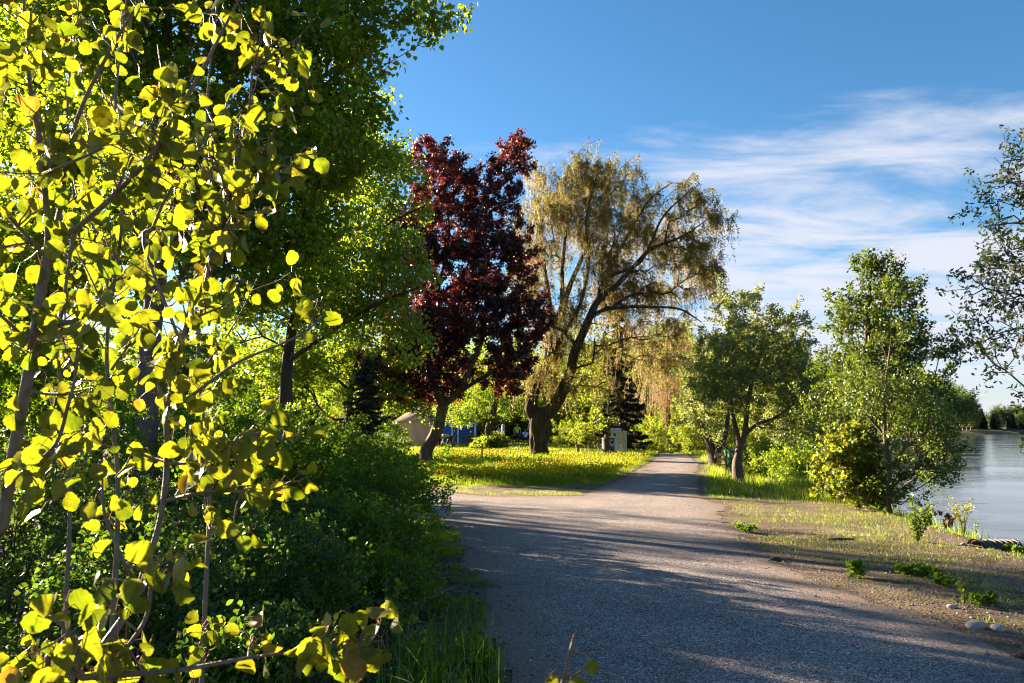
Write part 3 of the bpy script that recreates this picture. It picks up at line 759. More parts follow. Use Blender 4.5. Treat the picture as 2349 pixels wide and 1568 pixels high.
# pointed alder on the river bank and the slim one in front of it
g = [rooted(1990, 17, [(1989, 1000, .13), (1987, 900, .11), (1988, 800, .08), (1992, 700, .05), (2000, 600, .015)])]
ell = [E(2000, 615, 17, 26, 38, .5, 2), E(2008, 675, 17, 75, 45, .9, 1.5), E(2000, 740, 17, 115, 60, 1.3), E(2030, 800, 17, 140, 55, 1.5), E(2010, 860, 17, 150, 60, 1.6), E(1970, 930, 17, 110, 60, 1.6), E(2080, 920, 17, 80, 70, 1.4)]
tree('alder_tree', 'tall pointed dark green alder with a straight trunk on the river bank', g, ell, 1300, M['bark_dark'], M['leaf_alder_tall'], 30000, .072, 'oval', 41,
     r0=.0045, clump=.2, nclump=130, spread=.06, droop=-.1, zmin=1.0, bf=.5, shell=.9)
g = [rooted(2036, 14.6, [(2037, 1150, .05), (2040, 1080, .045), (2030, 1000, .04), (2030, 900, .03), (2038, 830, .02), (2045, 770, .008)], r=.06),
     GD([(2040, 1080, .03), (2075, 1030, .025), (2130, 985, .018), (2175, 960, .01)], 14.6, [0, -.2, -.5, -.7]),
     GD([(2037, 1150, .025), (2080, 1110, .02), (2140, 1080, .014), (2190, 1050, .008)], 14.6, [0, -.3, -.6, -.8]),
     GD([(2030, 1000, .025), (1985, 950, .02), (1950, 900, .015), (1930, 850, .008)], 14.6, [0, .2, .4, .5]),
     GD([(2030, 1000, .02), (2060, 930, .016), (2110, 860, .012), (2140, 800, .006)], 14.6, [0, .2, .4, .5])]
ell = [E(2060, 900, 14.6, 100, 60, .9), E(2110, 980, 14.6, 90, 70, .8), E(2120, 1070, 14.6, 85, 60, .7), E(2060, 1120, 14.6, 60, 45, .6), E(1960, 900, 14.6, 60, 60, .6), E(2155, 1010, 14.6, 50, 60, .5)]
tree('alder_tree', 'slim many-branched young alder leaning over the water in front of the taller one', g, ell, 900, M['bark_brown'], M['leaf_alder'], 12500, .055, 'oval', 42,
     r0=.003, clump=.13, nclump=150, spread=.05, droop=0, zmin=.15, bf=.4, shell=.9, sides=8)
# yellow-green maple bush at the alders' foot
g = [rooted(1965, 15.4, [(1965, 1130, .03), (1962, 1080, .025), (1955, 1030, .015), (1950, 990, .008)]),
     GD([(1965, 1130, .02), (1930, 1080, .015), (1912, 1030, .008)], 15.4, [0, .1, .2]), GD([(1965, 1130, .02), (1995, 1080, .015), (2010, 1040, .008)], 15.4, [0, -.1, -.2])]
ell = [E(1945, 1040, 15.4, 60, 60, .6), E(1960, 1100, 15.4, 75, 55, .7), E(1925, 1010, 15.4, 35, 40, .4), E(1985, 1120, 15.4, 50, 50, .6)]
tree('maple_bush', 'yellow-green maple bush with bronze young leaves at the foot of the river alders', g, ell, 420, M['bark_brown'], M['leaf_maple_young'], 5600, .095, 'maple', 43,
     r0=.003, spread=.05, droop=.7, zmin=.1, cat='bush', sides=8, clump=.12, nclump=60)

# tree standing just beyond the right edge: only its outer branches hang in
g = [[(6.9, 7.4, -.1, .13), (6.85, 7.35, 1.0, .11), (6.7, 7.3, 2.2, .09), (6.6, 7.2, 3.4, .06), (6.6, 7.1, 4.8, .02)]]
for (p0, p1) in (((2620, 900), (2300, 860)), ((2600, 760), (2225, 770)), ((2600, 640), (2230, 610)), ((2600, 560), (2210, 520)), ((2600, 420), (2260, 370)), ((2590, 980), (2330, 930))):
    a_, b_ = W(*p0, 7.2), W(p1[0] + 45, p1[1], 6.7); mid = (a_ + b_) / 2 + np.array((0, .05, -.10)); mid2 = a_ * .25 + b_ * .75 + np.array((0, -.06, .05)); ss = g[0]
    st = min(ss, key=lambda q: abs(q[2] - a_[2] + .3))
    g.append([(st[0], st[1], st[2], .035), (*a_, .026), (*mid, .014), (*mid2, .009), (*b_, .004)])
ell = [E(2345, 440, 7, 95, 90, .8), E(2310, 560, 6.9, 80, 55, .7), E(2270, 620, 6.9, 90, 40, .6), E(2330, 650, 7, 110, 80, .8), E(2300, 770, 6.9, 85, 60, .7), E(2290, 840, 6.9, 50, 25, .5),
       E(2450, 600, 7.2, 150, 260, 1.3, .8), E(2340, 910, 7, 50, 20, .4), E(2310, 300, 6.9, 35, 12, .3, 3), E(2350, 1040, 6.8, 22, 6, .2, 3), E(2345, 330, 7, 40, 50, .5)]
tree('oak_tree', 'dark twiggy tree whose small-leaved branches hang in over the river', g, ell, 720, M['bark_dark'], M['leaf_edge'], 5600, .042, 'lobed', 51,
     r0=.0028, spread=.018, droop=.25, zmin=1.3, bf=.25, shell=.8, clus=5, sides=8, maxcnt=2, step=.18, clump=.12, nclump=130)

# ------------------------------------------------------------------ the tall trees on the left
g = [rooted(330, 9.0, [(335, 1000, .13), (345, 800, .12), (360, 600, .11), (370, 400, .09), (380, 200, .07), (385, 0, .05), (390, -250, .02)], r=.16),
     GD([(360, 600, .06), (450, 480, .05), (560, 360, .04), (680, 250, .03), (800, 150, .015)], 9.0, [0, .1, .2, .2, .2]),
     GD([(380, 200, .05), (520, 100, .04), (700, 20, .03), (880, -30, .02), (1010, 50, .008)], 9.0, [0, .1, .2, .3, .3])]
ell = [E(330, 150, 9, 330, 330, 1.7), E(650, 120, 9, 230, 220, 1.5), E(760, 300, 9.1, 165, 170, 1.2), E(560, 420, 9, 230, 150, 1.4), E(860, 40, 9.1, 110, 60, .7), E(940, 10, 9.1, 90, 28, .5, 1.5), E(1010, 50, 9.1, 50, 14, .3, 2.5), E(680, 520, 9, 150, 110, 1.0), E(620, 620, 9.3, 130, 60, .9), E(450, 580, 9.5, 150, 70, 1), E(400, -180, 9, 400, 160, 1.6, .7)]
tree('aspen_tree', 'large dark green aspen towering at the left with a branch reaching into the sky', g, ell, 2500, M['bark_grey'], M['leaf_aspen'], 68000, .062, 'disc', 61,
     r0=.0035, spread=.08, droop=.5, zmin=2.6, bf=.3, shell=.8, clump=.22, nclump=230)
g = [rooted(90, 14.5, [(95, 950, .18), (100, 700, .16), (110, 400, .13), (120, 100, .1), (130, -150, .05)], r=.22)]
ell = [E(100, 200, 14.5, 260, 300, 2.6), E(200, 520, 14.5, 260, 180, 2.4), E(40, 620, 14.5, 150, 150, 2.0), E(120, -120, 14.5, 230, 130, 2)]
tree('aspen_tree', 'aspen standing farther back at the far left edge behind the yellow saplings', g, ell, 1100, M['bark_grey'], M['leaf_aspen'], 42000, .085, 'disc', 62,
     r0=.0055, spread=.12, droop=.5, zmin=3.4, bf=.3, shell=.8, clump=.35, nclump=110)
g = [rooted(655, 16, [(655, 980, .16), (656, 900, .14), (660, 830, .12), (680, 700, .1), (720, 550, .08), (760, 400, .05), (780, 250, .02)], r=.2),
     GD([(660, 830, .06), (760, 760, .05), (860, 700, .04), (960, 660, .02)], 16, [0, -1, -2, -2.6]),
     GD([(680, 700, .06), (780, 600, .05), (880, 520, .035), (980, 470, .02)], 16, [0, -.8, -1.6, -2.2])]
ell = [E(840, 430, 14.5, 95, 100, 1.5), E(870, 560, 14, 115, 90, 1.3), E(770, 680, 14.5, 130, 85, 1.6), E(920, 620, 14, 80, 45, 1.0), E(700, 600, 16, 150, 150, 2), E(560, 700, 16, 110, 60, 1.5), E(960, 800, 14.2, 60, 60, .8, .6), E(780, 330, 16, 130, 120, 1.8)]
tree('linden_tree', 'bright green linden with drooping leafy sprays beside the purple maple', g, ell, 1300, M['bark_dark'], M['leaf_lime'], 31000, .072, 'disc', 63,
     r0=.0045, spread=.1, droop=.9, zmin=2.4, bf=.3, shell=.85, clump=.25, nclump=150)
g = [rooted(800, 30, [(800, 960, .13), (805, 900, .11), (812, 860, .09), (830, 780, .06), (840, 700, .03)], r=.17),
     GD([(805, 900, .07), (850, 880, .05), (890, 860, .03)], 30, [0, -.4, -.8]), GD([(805, 900, .07), (760, 860, .05), (720, 840, .03)], 30, [0, .3, .6])]
ell = [E(820, 790, 30, 150, 90, 2.2), E(720, 850, 30, 130, 80, 2.0), E(860, 880, 30, 80, 45, 1.3), E(640, 820, 30, 110, 100, 2), E(905, 935, 30, 60, 24, .9), E(955, 948, 30, 40, 18, .7)]
tree('maple_tree', 'lime green maple with low forking limbs behind the big dark shrub', g, ell, 800, M['bark_dark'], M['leaf_lime'], 17000, .13, 'maple', 64,
     r0=.006, spread=.12, droop=.4, zmin=1.6, bf=.3, shell=.8, clump=.35, nclump=100)
g = [rooted(420, 46, [(420, 950, .28), (425, 850, .22), (430, 750, .15), (435, 690, .06)], r=.3)]
ell = [E(430, 830, 46, 210, 80, 3.4), E(250, 850, 46, 150, 90, 3.3), E(560, 850, 46, 100, 75, 3)]
tree('maple_tree', 'low spreading maple seen through the yellow aspen leaves', g, ell, 600, M['bark_dark'], M['leaf_lime'], 18000, .2, 'maple', 65,
     r0=.007, spread=.14, droop=.4, zmin=1.2, bf=.3, clump=.4, nclump=80)

# ------------------------------------------------------------------ spruces
def spruce(name, label, x, y, H, Rb, seed, group=None, dens=1.0, z0=.35, nsz=.16):
    rng = np.random.RandomState(seed)
    zb = float(hgt(x, y))
    root = plant(name, label, 'tree', (x, y, zb), group)
    V, F, V2, F2, R2 = [], [], [], [], []
    tr = np.array([(0, 0, -.1, .022 * H), (0, 0, H * .5, .013 * H), (0.02, 0, H, .006)])
    sweep(smooth_line(tr, .4), 9, .03, rng, V, F)
    A, B, ra = [], [], []; LP, LD = [], []
    z = z0
    while z < H * .985:
        t = (z - z0) / (H - z0); R = Rb * (1 - t) ** .8 * (.75 + .5 * rng.rand())
        for k in range(rng.randint(4, 7)):
            a = rng.rand() * 6.283; d = np.array((math.cos(a), math.sin(a), 0)); r = R * (.7 + .5 * rng.rand())
            prev = np.array((0, 0, z)); n = max(3, int(r / .3))
            for i in range(1, n + 1):
                s_ = i / n
                pt = np.array((0, 0, z)) + d * r * s_ + np.array((0, 0, -.42 * r * math.sin(s_ * 2.0) * (1 - .4 * t) + .10 * r * s_ * s_))
                A.append(prev); B.append(pt); ra.append(.012 * (1.2 - s_)); 
                m_ = int(16 * dens)
                q = prev + (pt - prev) * rng.rand(m_, 1)
                dd = np.cross(d, (0, 0, 1))[None] * rng.choice([-1, 1], m_)[:, None] * (1 - .5 * s_) + d * .5 + np.stack([np.zeros(m_), np.zeros(m_), -.5 - .9 * rng.rand(m_)], 1) + rvec(rng, m_) * .25
                LP.append(q); LD.append(dd); prev = pt
        z += H * .028 * (.7 + .6 * rng.rand())
    A, B, ra = np.array(A), np.array(B), np.array(ra)
    edge_tubes(A, B, ra, ra * .8, 3, V, F)
    LP, LD = np.concatenate(LP), np.concatenate(LD)
    leaves(LP, LD, rvec(rng, len(LP)), nsz * (.7 + .8 * rng.rand(len(LP))), 'slim', V2, F2, R2, rng)
    mesh_np('trunk', np.concatenate(V), merge(F), M['bark_dark'], root, smooth=True)
    mesh_np('crown', np.concatenate(V2), merge(F2), M['needle'], root, rnd=np.concatenate(R2))
    return root
spruce('spruce_tree', 'dark spruce with drooping boughs behind the grey utility cabinets', XG(1425, 50), 50, 10.2, 1.85, 71, dens=3.4, nsz=.26)
spruce('spruce_tree', 'dark low-branched spruce at the edge of the big shrub beside the canvas tent', XG(838, 27), 27, 4.3, 1.3, 72, dens=2.2, nsz=.15)

# ------------------------------------------------------------------ backdrop trees: three kinds, copied
def proto(name, label, seed, H, R, leaf, nl, ls, group, bark='bark_grey', conif=False):
    g = [[(0, 0, -.2, .02 * H), (0, .05, H * .3, .014 * H), (.1, 0, H * .6, .009 * H), (0, 0, H * .95, .01)]]
    k = S / 1.0
    ell = [(np.array((0, 0, H * .62)), np.array((R, R, H * .3)), 2.), (np.array((R * .4, 0, H * .4)), np.array((R * .8, R * .8, H * .2)), 1.), (np.array((-R * .4, 0.2, H * .45)), np.array((R * .8, R * .8, H * .2)), 1.), (np.array((0, 0, H * .85)), np.array((R * .5, R * .5, H * .15)), .6)]
    return tree(name, label, g, ell, 330, M[bark], leaf, nl, ls, 'quad', seed, group, r0=.012, clump=.07 * H, nclump=60, spread=.03 * H, droop=.6, zmin=H * .12, step=.6, sides=6)[0]
GB = 'trees closing the view behind the lawn'
pA = proto('birch_tree', 'sunlit yellow-green broadleaf tree in the row closing the lawn', 81, 12, 3.2, M['leaf_back'], 11000, .24, GB)
pB = proto('birch_tree', 'sunlit yellow-green broadleaf tree in the row closing the lawn', 82, 10, 3.8, M['leaf_back'], 11000, .25, GB)
pC = proto('aspen_tree', 'mid green broadleaf tree in the row closing the lawn', 83, 13, 3.4, M['leaf_lime'], 11000, .26, GB)
rr = random.Random(4)
first = {id(pA): True, id(pB): True, id(pC): True}
def put(pr, u, Y, s, dx=0, label=None, group=None, name=None):
    o = pr if first.get(id(pr)) else copy_tree(pr)
    first[id(pr)] = False
    x = XG(u, Y) + dx
    o.location = (x, Y, float(hgt(x, Y)) - .05)
    o.scale = (s * rr.uniform(.9, 1.15), s * rr.uniform(.9, 1.15), s)
    o.rotation_euler = (0, 0, rr.uniform(0, 6.28))
    if label: o['label'] = label
    if group: o['group'] = group
    return o
ROW = [(pC, 120, 72, .85), (pA, 330, 96, 1.1), (pC, 520, 104, 1.15), (pB, 700, 92, 1.1), (pA, 790, 74, .85), (pB, 900, 88, .95), (pC, 985, 92, .9), (pA, 1075, 95, .95), (pB, 1130, 82, .8), (pC, 1190, 92, 1.0), (pA, 1262, 80, .8), (pB, 1320, 84, 1.0),
       (pA, 1375, 72, .95), (pC, 1420, 90, 1.0), (pB, 1470, 76, 1.05), (pA, 1530, 92, 1.25), (pA, 1583, 84, 1.1), (pB, 1625, 74, .85), (pC, 1668, 80, .9), (pB, 1712, 66, .75), (pA, 1760, 74, .8), (pC, 1805, 64, .62), (pB, 1850, 60, .55)]
ROW += [((pA, pB, pC)[k % 3], -40 + k * 68, 118 + (k * 37) % 23, 1.45 if k > 10 else 1.15) for k in range(29)]
ROW += [(pA, 30, 74, .9), (pC, -30, 80, 1.0), (pB, 240, 78, .95)]
for pr, u, Y, s in ROW: put(pr, u, Y, s)
# three tall airy trees out to the left whose thin crowns streak the asphalt with shadow
for k, (x_, y_, sd_) in enumerate(((-17, 26, 85), (-21.5, 30, 86), (-20.5, 24.0, 87))):
    g = [[(x_, y_, -.2, .2), (x_ + .1, y_, 4, .14), (x_, y_ + .1, 8, .07), (x_, y_, 11, .01)]]
    ell = [(np.array((x_, y_, 7.2)), np.array((2.6, 2.6, 3.4)), 2.), (np.array((x_, y_, 9.6)), np.array((1.4, 1.4, 1.6)), 1.)]
    tree('birch_tree', 'thin-crowned birch beyond the yellow saplings, %s of its three' % ('nearest', 'most distant', 'middle one')[k], g, ell, 260, M['bark_grey'], M['leaf_lime'], 1900, .15, 'quad', sd_, 'thin birches at the far left', r0=.012, clump=.35, nclump=34, spread=.12, droop=.6, zmin=3, step=.6, sides=6)
# along the bank up the river, then the far shore
GF = 'trees on the far shore'
fb = proto('birch_tree', 'leafy tree in the wooded far shore of the river', 84, 14, 3.6, M['leaf_far'], 6000, .42, GF)
first[id(fb)] = False
fbl = fb['label']
GR = 'trees along the river bank upstream'
for i in range(22):
    t = i / 21; Y = 62 + 390 * t ** 1.25
    x = bank_x(Y) - 2 - rr.uniform(0, 3) - 2 * t
    pr = (pA, pB, pC)[i % 3] if i < 9 else fb
    put(pr, 1174.5 + x / Y * S, Y, .7 + .75 * t + rr.uniform(-.08, .12), label='leafy tree in the dense line along the river bank upstream', group=GR)
for i in range(12):
    Y = 455 - i * 8; x = bank_x(Y) - 9 - rr.uniform(0, 8)
    put(fb, 1174.5 + x / Y * S, Y, 1.5 + rr.uniform(0, .4), label='leafy tree in the dense line along the river bank upstream', group=GR)
GF = 'trees on the far shore'
fs = spruce('spruce_tree', 'spruce in the wooded far shore of the river', 420, 705, 15, 3.4, 73, GF, dens=.5, z0=.8, nsz=.9)
first[id(fs)] = True
first[id(fb)] = True
for i in range(92):
    x = 345 + (i % 46) * 4.6 + rr.uniform(-3, 3)
    Y = (712 if i < 46 else 735) + rr.uniform(-6, 8)
    if x < 400: Y += (400 - x) * 1.9
    s = rr.uniform(.65, 1.35) + (.35 if i >= 46 else 0)
    pr = fs if (i * 7) % 5 < 2 else fb
    o = pr if first[id(pr)] else copy_tree(pr)
    first[id(pr)] = False
    o.location = (x, Y, float(farbank(np.array(x), np.array(Y))) - .1); o.scale = (s, s, s); o.rotation_euler = (0, 0, rr.uniform(0, 6))

# ------------------------------------------------------------------ shrubs
def zg0(x, y): return float(hgt(x, y))
def shrub(name, label, x, y, H, R, leaf, nl, ls, kind='oval', seed=1, nst=16, twigs=420, group=None, cat='shrub', lean=(0, 0), bark='bark_brown', droop=.1, spread=.035, r0=.0022, clus=1, clump=.12, nclump=90, zmin=.12, ysq=1.0):
    rng = np.random.RandomState(seed); zb = float(hgt(x, y))
    g = [[(0, 0, -.05, .012), (0, 0, .12, .01), (lean[0] * .3, lean[1] * .3, H * .6, .006)]]
    for k in range(nst):
        a = rng.rand() * 6.28; r = R * (.35 + .55 * rng.rand())
        g.append([(0.02 * math.cos(a), .02 * math.sin(a), .04, .009), (math.cos(a) * r * .4 + lean[0] * .4, math.sin(a) * r * .4 * ysq + lean[1] * .4, H * .4, .007), (math.cos(a) * r + lean[0], math.sin(a) * r * ysq + lean[1], H * (.6 + .3 * rng.rand()), .003)])
    ell = [(np.array((lean[0] * .6, lean[1] * .6, H * .56)), np.array((R, R * ysq, H * .44)), 2.), (np.array((lean[0], lean[1], H * .75)), np.array((R * .7, R * .7 * ysq, H * .26)), 1.),
           (np.array((lean[0] * .3, lean[1] * .3, H * .28)), np.array((R * .9, R * .9 * ysq, H * .26)), .8)]
    root = empty(name, (x, y, zb), label, cat, group)
    sk = grow(g, ell, twigs, .3, seed, .75, clump, nclump, zmin, .18)
    wood('stems', sk, M[bark], root, r0, (0, 0, 0), 5, .0, seed)
    crown('foliage', sk, leaf, root, nl, ls, kind, seed + 9, spread, 4, droop, .5, (0, 0, 0), clus)
    return root
LS = M['leaf_shrub']
# the big dark mass: shrubs standing shoulder to shoulder
shrub('large_shrub', 'large dark green rounded shrub bulging toward the path', -2.5, 10.6, 1.72, 1.4, LS, 26000, .042, 'oval', 101, 22, 800, clump=.16, nclump=170)
shrub('large_shrub', 'tall dark shrub behind the rounded one, its top touching the linden sprays', -4.3, 12.8, 2.1, 1.7, LS, 26000, .05, 'oval', 102, 22, 800, clump=.2, nclump=160)
shrub('large_shrub', 'dark shrub seen between the yellow aspen stems', -4.2, 9.6, 2.1, 1.6, LS, 22000, .042, 'oval', 103, 20, 700, clump=.16, nclump=150)
shrub('large_shrub', 'leafy shrub with sunlit lime leaves below the purple maple', -4.6, 17.0, 1.15, 1.0, M['leaf_lime'], 12000, .06, 'oval', 104, 16, 500, clump=.2, nclump=100)
shrub('large_shrub', 'broad shrub with sunlit upper leaves under the lime green maple', -7.2, 19.0, 2.1, 1.9, M['leaf_lime'], 19000, .07, 'oval', 105, 18, 600, clump=.3, nclump=100)
shrub('large_shrub', 'dark shrub behind the aspen trunk at the far left', -7.6, 12.5, 2.6, 2.2, LS, 20000, .06, 'oval', 106, 18, 600, clump=.25, nclump=100)
shrub('large_shrub', 'low spreading shrub with twigs reaching over the gravel edge', -1.85, 9.0, 1.45, 1.05, LS, 17000, .034, 'oval', 107, 18, 500, lean=(.15, 0), clump=.1, nclump=120)
shrub('large_shrub', 'small shrub at the corner where the side road joins', -2.1, 13.0, 1.15, .75, LS, 8000, .045, 'oval', 108, 14, 350, clump=.12, nclump=80)
shrub('large_shrub', 'knee-high shrub in front of the twiggy one, darkest at its foot', -1.4, 7.4, .95, .72, LS, 10000, .034, 'oval', 109, 18, 420, clump=.1, nclump=100)
shrub('large_shrub', 'low dark shrub between the twiggy shrub and the herbs by the asphalt', -1.15, 6.5, .6, .5, LS, 7000, .032, 'oval', 111, 16, 340, clump=.08, nclump=90)
shrub('large_shrub', 'unseen tall dense bush added beyond the edge of the view to shade the asphalt', -8.6, 11.0, 4.2, 2.0, LS, 16000, .09, 'oval', 110, 18, 500, clump=.3, nclump=100)  # added out of view, only to keep low sun off the near asphalt
# rose bushes
GRs = 'rose bushes under the yellow aspen saplings'
RB = [(-1.75, 5.4, 1.0, .75, 'wrinkled-leaved rose bush nearest the dark hollow of the big shrub'), (-2.7, 6.2, 1.3, .9, 'dense blue-green rose bush behind the aspen stems'), (-2.3, 4.4, 1.0, .75, 'rose bush in the corner below the pale aspen trunk'),
      (-3.7, 5.6, 1.45, .95, 'tall rose bush at the far left edge'), (-1.35, 3.9, .7, .55, 'low rose bush among the twigs at the bottom of the thicket'), (-1.9, 7.4, .95, .6, 'upright rose bush against the large rounded shrub'), (-4.6, 7.4, 1.6, 1.1, 'rose bush behind the tall one at the left')]
for i, (x, y, H, R, lb) in enumerate(RB):
    shrub('rose_bush', lb, x, y, H, R, M['leaf_rose'], 9000 if y < 7 else 6000, .036, 'oval', 120 + i, 22, 420, GRs, 'bush', droop=-.2, spread=.03, clus=5, clump=.06, nclump=150, bark='bark_brown')
# bright bushes along the far part of the path
BR = [(1505, 58, 2.6, 2.4, 'pale sunlit bush overhanging the far bend of the path'), (1545, 64, 4.2, 3.0, 'tall leafy bush closing the far end of the path'), (1600, 50, 3.4, 2.0, 'dense bush on the river side of the far path'), (1628, 42, 2.2, 1.3, 'feathery pale green bush behind the dark many-stemmed tree'),
      (1340, 62, 2.0, 2.0, 'round lime green bush glowing on the lawn beyond the willow'), (1310, 70, 2.6, 2.2, 'lime green bush in the shade line beyond the willow'), (1650, 58, 3.6, 2.4, 'bush filling the gap between the path trees'), (1725, 40, 2.6, 1.5, 'green bush behind the litter bin tree'), (1775, 33, 1.8, 1.3, 'bush at the water edge under the round tree'), (1835, 28, 1.5, 1.2, 'low bush at the water edge beside the grassy verge'), (1700, 47, 3.4, 2.2, 'tall bush on the bank beyond the round tree'),
      (1130, 52, .9, 1.2, 'low bush around the foot of the mid-lawn tree')]
for i, (u, Y, H, R, lb) in enumerate(BR):
    shrub('green_bush', lb, XG(u, Y), Y, H, R, M['leaf_lime'] if i in (8, 9) else M['leaf_back'], 6500, .13 if Y > 45 else .09, 'quad', 140 + i, 14, 260, 'bushes along the path and lawn', 'bush', clump=.2 * R, nclump=50, r0=.005, spread=.08, zmin=.1)
bu = shrub('green_bush', 'bush in the low green band closing the lawn', 0, 99, 3.2, 3.0, M['leaf_back'], 5000, .26, 'quad', 160, 14, 240, 'bushes closing the lawn', 'bush', clump=.6, nclump=50, r0=.006, spread=.15, zmin=.1)
for k in range(26):
    o = bu if k == 0 else copy_tree(bu); u_ = 560 + k * 36 + rr.uniform(-8, 8); Yq = rr.uniform(92, 104)
    o.location = (XG(u_, Yq), Yq, zg0(XG(u_, Yq), Yq)); o.rotation_euler = (0, 0, rr.uniform(0, 6)); s_ = rr.uniform(.9, 1.4); o.scale = (s_, s_, s_)
# tree in the middle of the lawn with its leafy crown over the blue shed
g = [rooted(1122, 52, [(1122, 1010, .33), (1122, 985, .3), (1128, 960, .26), (1135, 930, .2), (1140, 880, .12)], r=.42)]
ell = [E(1120, 930, 52, 120, 32, 2.6), E(1060, 950, 52, 70, 22, 2), E(1130, 870, 52, 120, 60, 2.6), E(1180, 950, 52, 45, 22, 1.6)]
tree('linden_tree', 'linden whose low lime green boughs hang in front of the blue cabin', g, ell, 500, M['bark_dark'], M['leaf_lime'], 15000, .13, 'quad', 66, r0=.008, spread=.15, droop=.5, zmin=1.8, clump=.4, nclump=80)

# ------------------------------------------------------------------ yellow aspen saplings close to the camera
def sapling(name, label, stems, seed, ntw=90, cat='sapling', lsize=.058, dens=1.0, tl=(.07, .2), group=None, leaf='leaf_aspen_young', region=None):
    """stems: list of (depth list or number, rows (u, v, radius)); each stem a smooth tapering tube with twigs, petioles and leaves"""
    rng = np.random.RandomState(seed)
    b0 = stems[0][1][0]; d0 = stems[0][0] if np.isscalar(stems[0][0]) else stems[0][0][0]
    w0 = W(b0[0], b0[1], d0); base = np.array((w0[0], w0[1], float(hgt(w0[0], w0[1]))))
    root = empty(name, tuple(base), label, cat, group)
    V, F = [], []; VP, FP = [], []; LP, LD, LN = [], [], []
    lines = []
    for si, (dep, rows) in enumerate(stems):
        n = len(rows); dd = [dep] * n if np.isscalar(dep) else list(dep)
        q = np.array([(*W(u, v, dd[i]), r) for i, (u, v, r) in enumerate(rows)])
        if si == 0:
            q = np.vstack([(base[0], base[1], base[2] - .03, q[0][3] * 1.25), q]) if w0[2] > base[2] + .05 else q
        q = smooth_line(q, .03); lines.append(q)
        q2 = q.copy(); q2[:, :3] -= base
        sweep(q2, 8, .04, rng, V, F)
    allq = np.concatenate([l[:-1] for l in lines]); nx = np.concatenate([l[1:] for l in lines])
    wgt = 1 / (allq[:, 3] + .004)
    for k in range(ntw):
        i = rng.choice(len(allq), p=wgt / wgt.sum())
        p0 = allq[i, :3]; T = norm((nx[i, :3] - p0)[None])[0]
        d = norm((T * .5 + rvec(rng, 1)[0] * .9 + np.array((0, 0, .25)))[None])[0]
        ln = tl[0] + (tl[1] - tl[0]) * rng.rand(); m_ = 6
        pts = [np.append(p0, .0028)]
        for j in range(m_):
            d = norm((d + rng.normal(size=3) * .12)[None])[0]
            pts.append(np.append(pts[-1][:3] + d * ln / m_, .0026 * (1 - j / m_ * .6)))
        pts = np.array(pts); pp = pts.copy(); pp[:, :3] -= base
        sweep(pp, 5, 0, rng, V, F)
        for j in range(int(3 + 3 * rng.rand())):
            t = rng.randint(2, m_ + 1)
            LP.append(pts[t, :3]); LD.append(d)
    nd = int(len(allq) * .45 * dens)
    thin = np.where(allq[:, 3] < .0075)[0]
    for i in (rng.choice(thin, nd) if len(thin) else []):
        LP.append(allq[i, :3]); LD.append(norm((nx[i, :3] - allq[i, :3])[None])[0])
    LP, LD = np.array(LP), np.array(LD)
    # petioles arch out and let the leaf hang
    n = len(LP); out_ = norm(rvec(rng, n) + LD * .5)
    pl = lsize * (.5 + .6 * rng.rand(n))
    mid = LP + out_ * pl[:, None] * .6 + np.array((0, 0, .25)) * pl[:, None]
    end = LP + out_ * pl[:, None] + np.array((0, 0, -.1)) * pl[:, None]
    edge_tubes(LP - base, mid - base, np.full(n, .0011), np.full(n, .0009), 4, VP, FP)
    edge_tubes(mid - base, end - base, np.full(n, .0009), np.full(n, .0008), 4, VP, FP)
    ld = out_ * .5 + np.array((0, 0, -.75)) + rng.normal(size=(n, 3)) * .42
    nn = rvec(rng, n) + np.array((-.35, -.75, .1))
    sz = lsize * np.clip(1 + rng.normal(size=n) * .22, .5, 1.35)
    V2, F2, R2 = [], [], []
    h = rng.rand(n) < .6
    kind_ = rng.choice(4, n, p=(.4, .25, .2, .15)); LX, LY = [], []
    for q_, kn_ in enumerate(('aspen', 'aspen_side', 'aspen_curl', 'aspen_fold')):
        h = kind_ == q_
        leaves(end[h] - base, ld[h], nn[h], sz[h], kn_, V2, F2, R2, rng)
        LX.append(np.tile(LEAF[kn_][0][:, 0], h.sum())); LY.append(np.tile(LEAF[kn_][0][:, 1], h.sum()))
    mesh_np('stem', np.concatenate(V), merge(F), M['bark_aspen'], root, smooth=True)
    nv = sum(len(q) for q in VP); FF = merge(FP) + [f + nv for f in merge(F2)]; n0 = sum(len(f) for f in merge(FP)); n1_ = sum(len(f) for f in merge(F2))
    mesh_np('foliage', np.concatenate(VP + V2), FF, None, root, rnd=np.concatenate([np.zeros(nv)] + R2), mats=[M['twig_red'], M[leaf]], midx=np.concatenate([np.zeros(n0), np.ones(n1_)]), attr={'across': np.concatenate([np.ones(nv)] + LX), 'along': np.concatenate([np.ones(nv)] + LY)})
    return root
A0 = 2.05
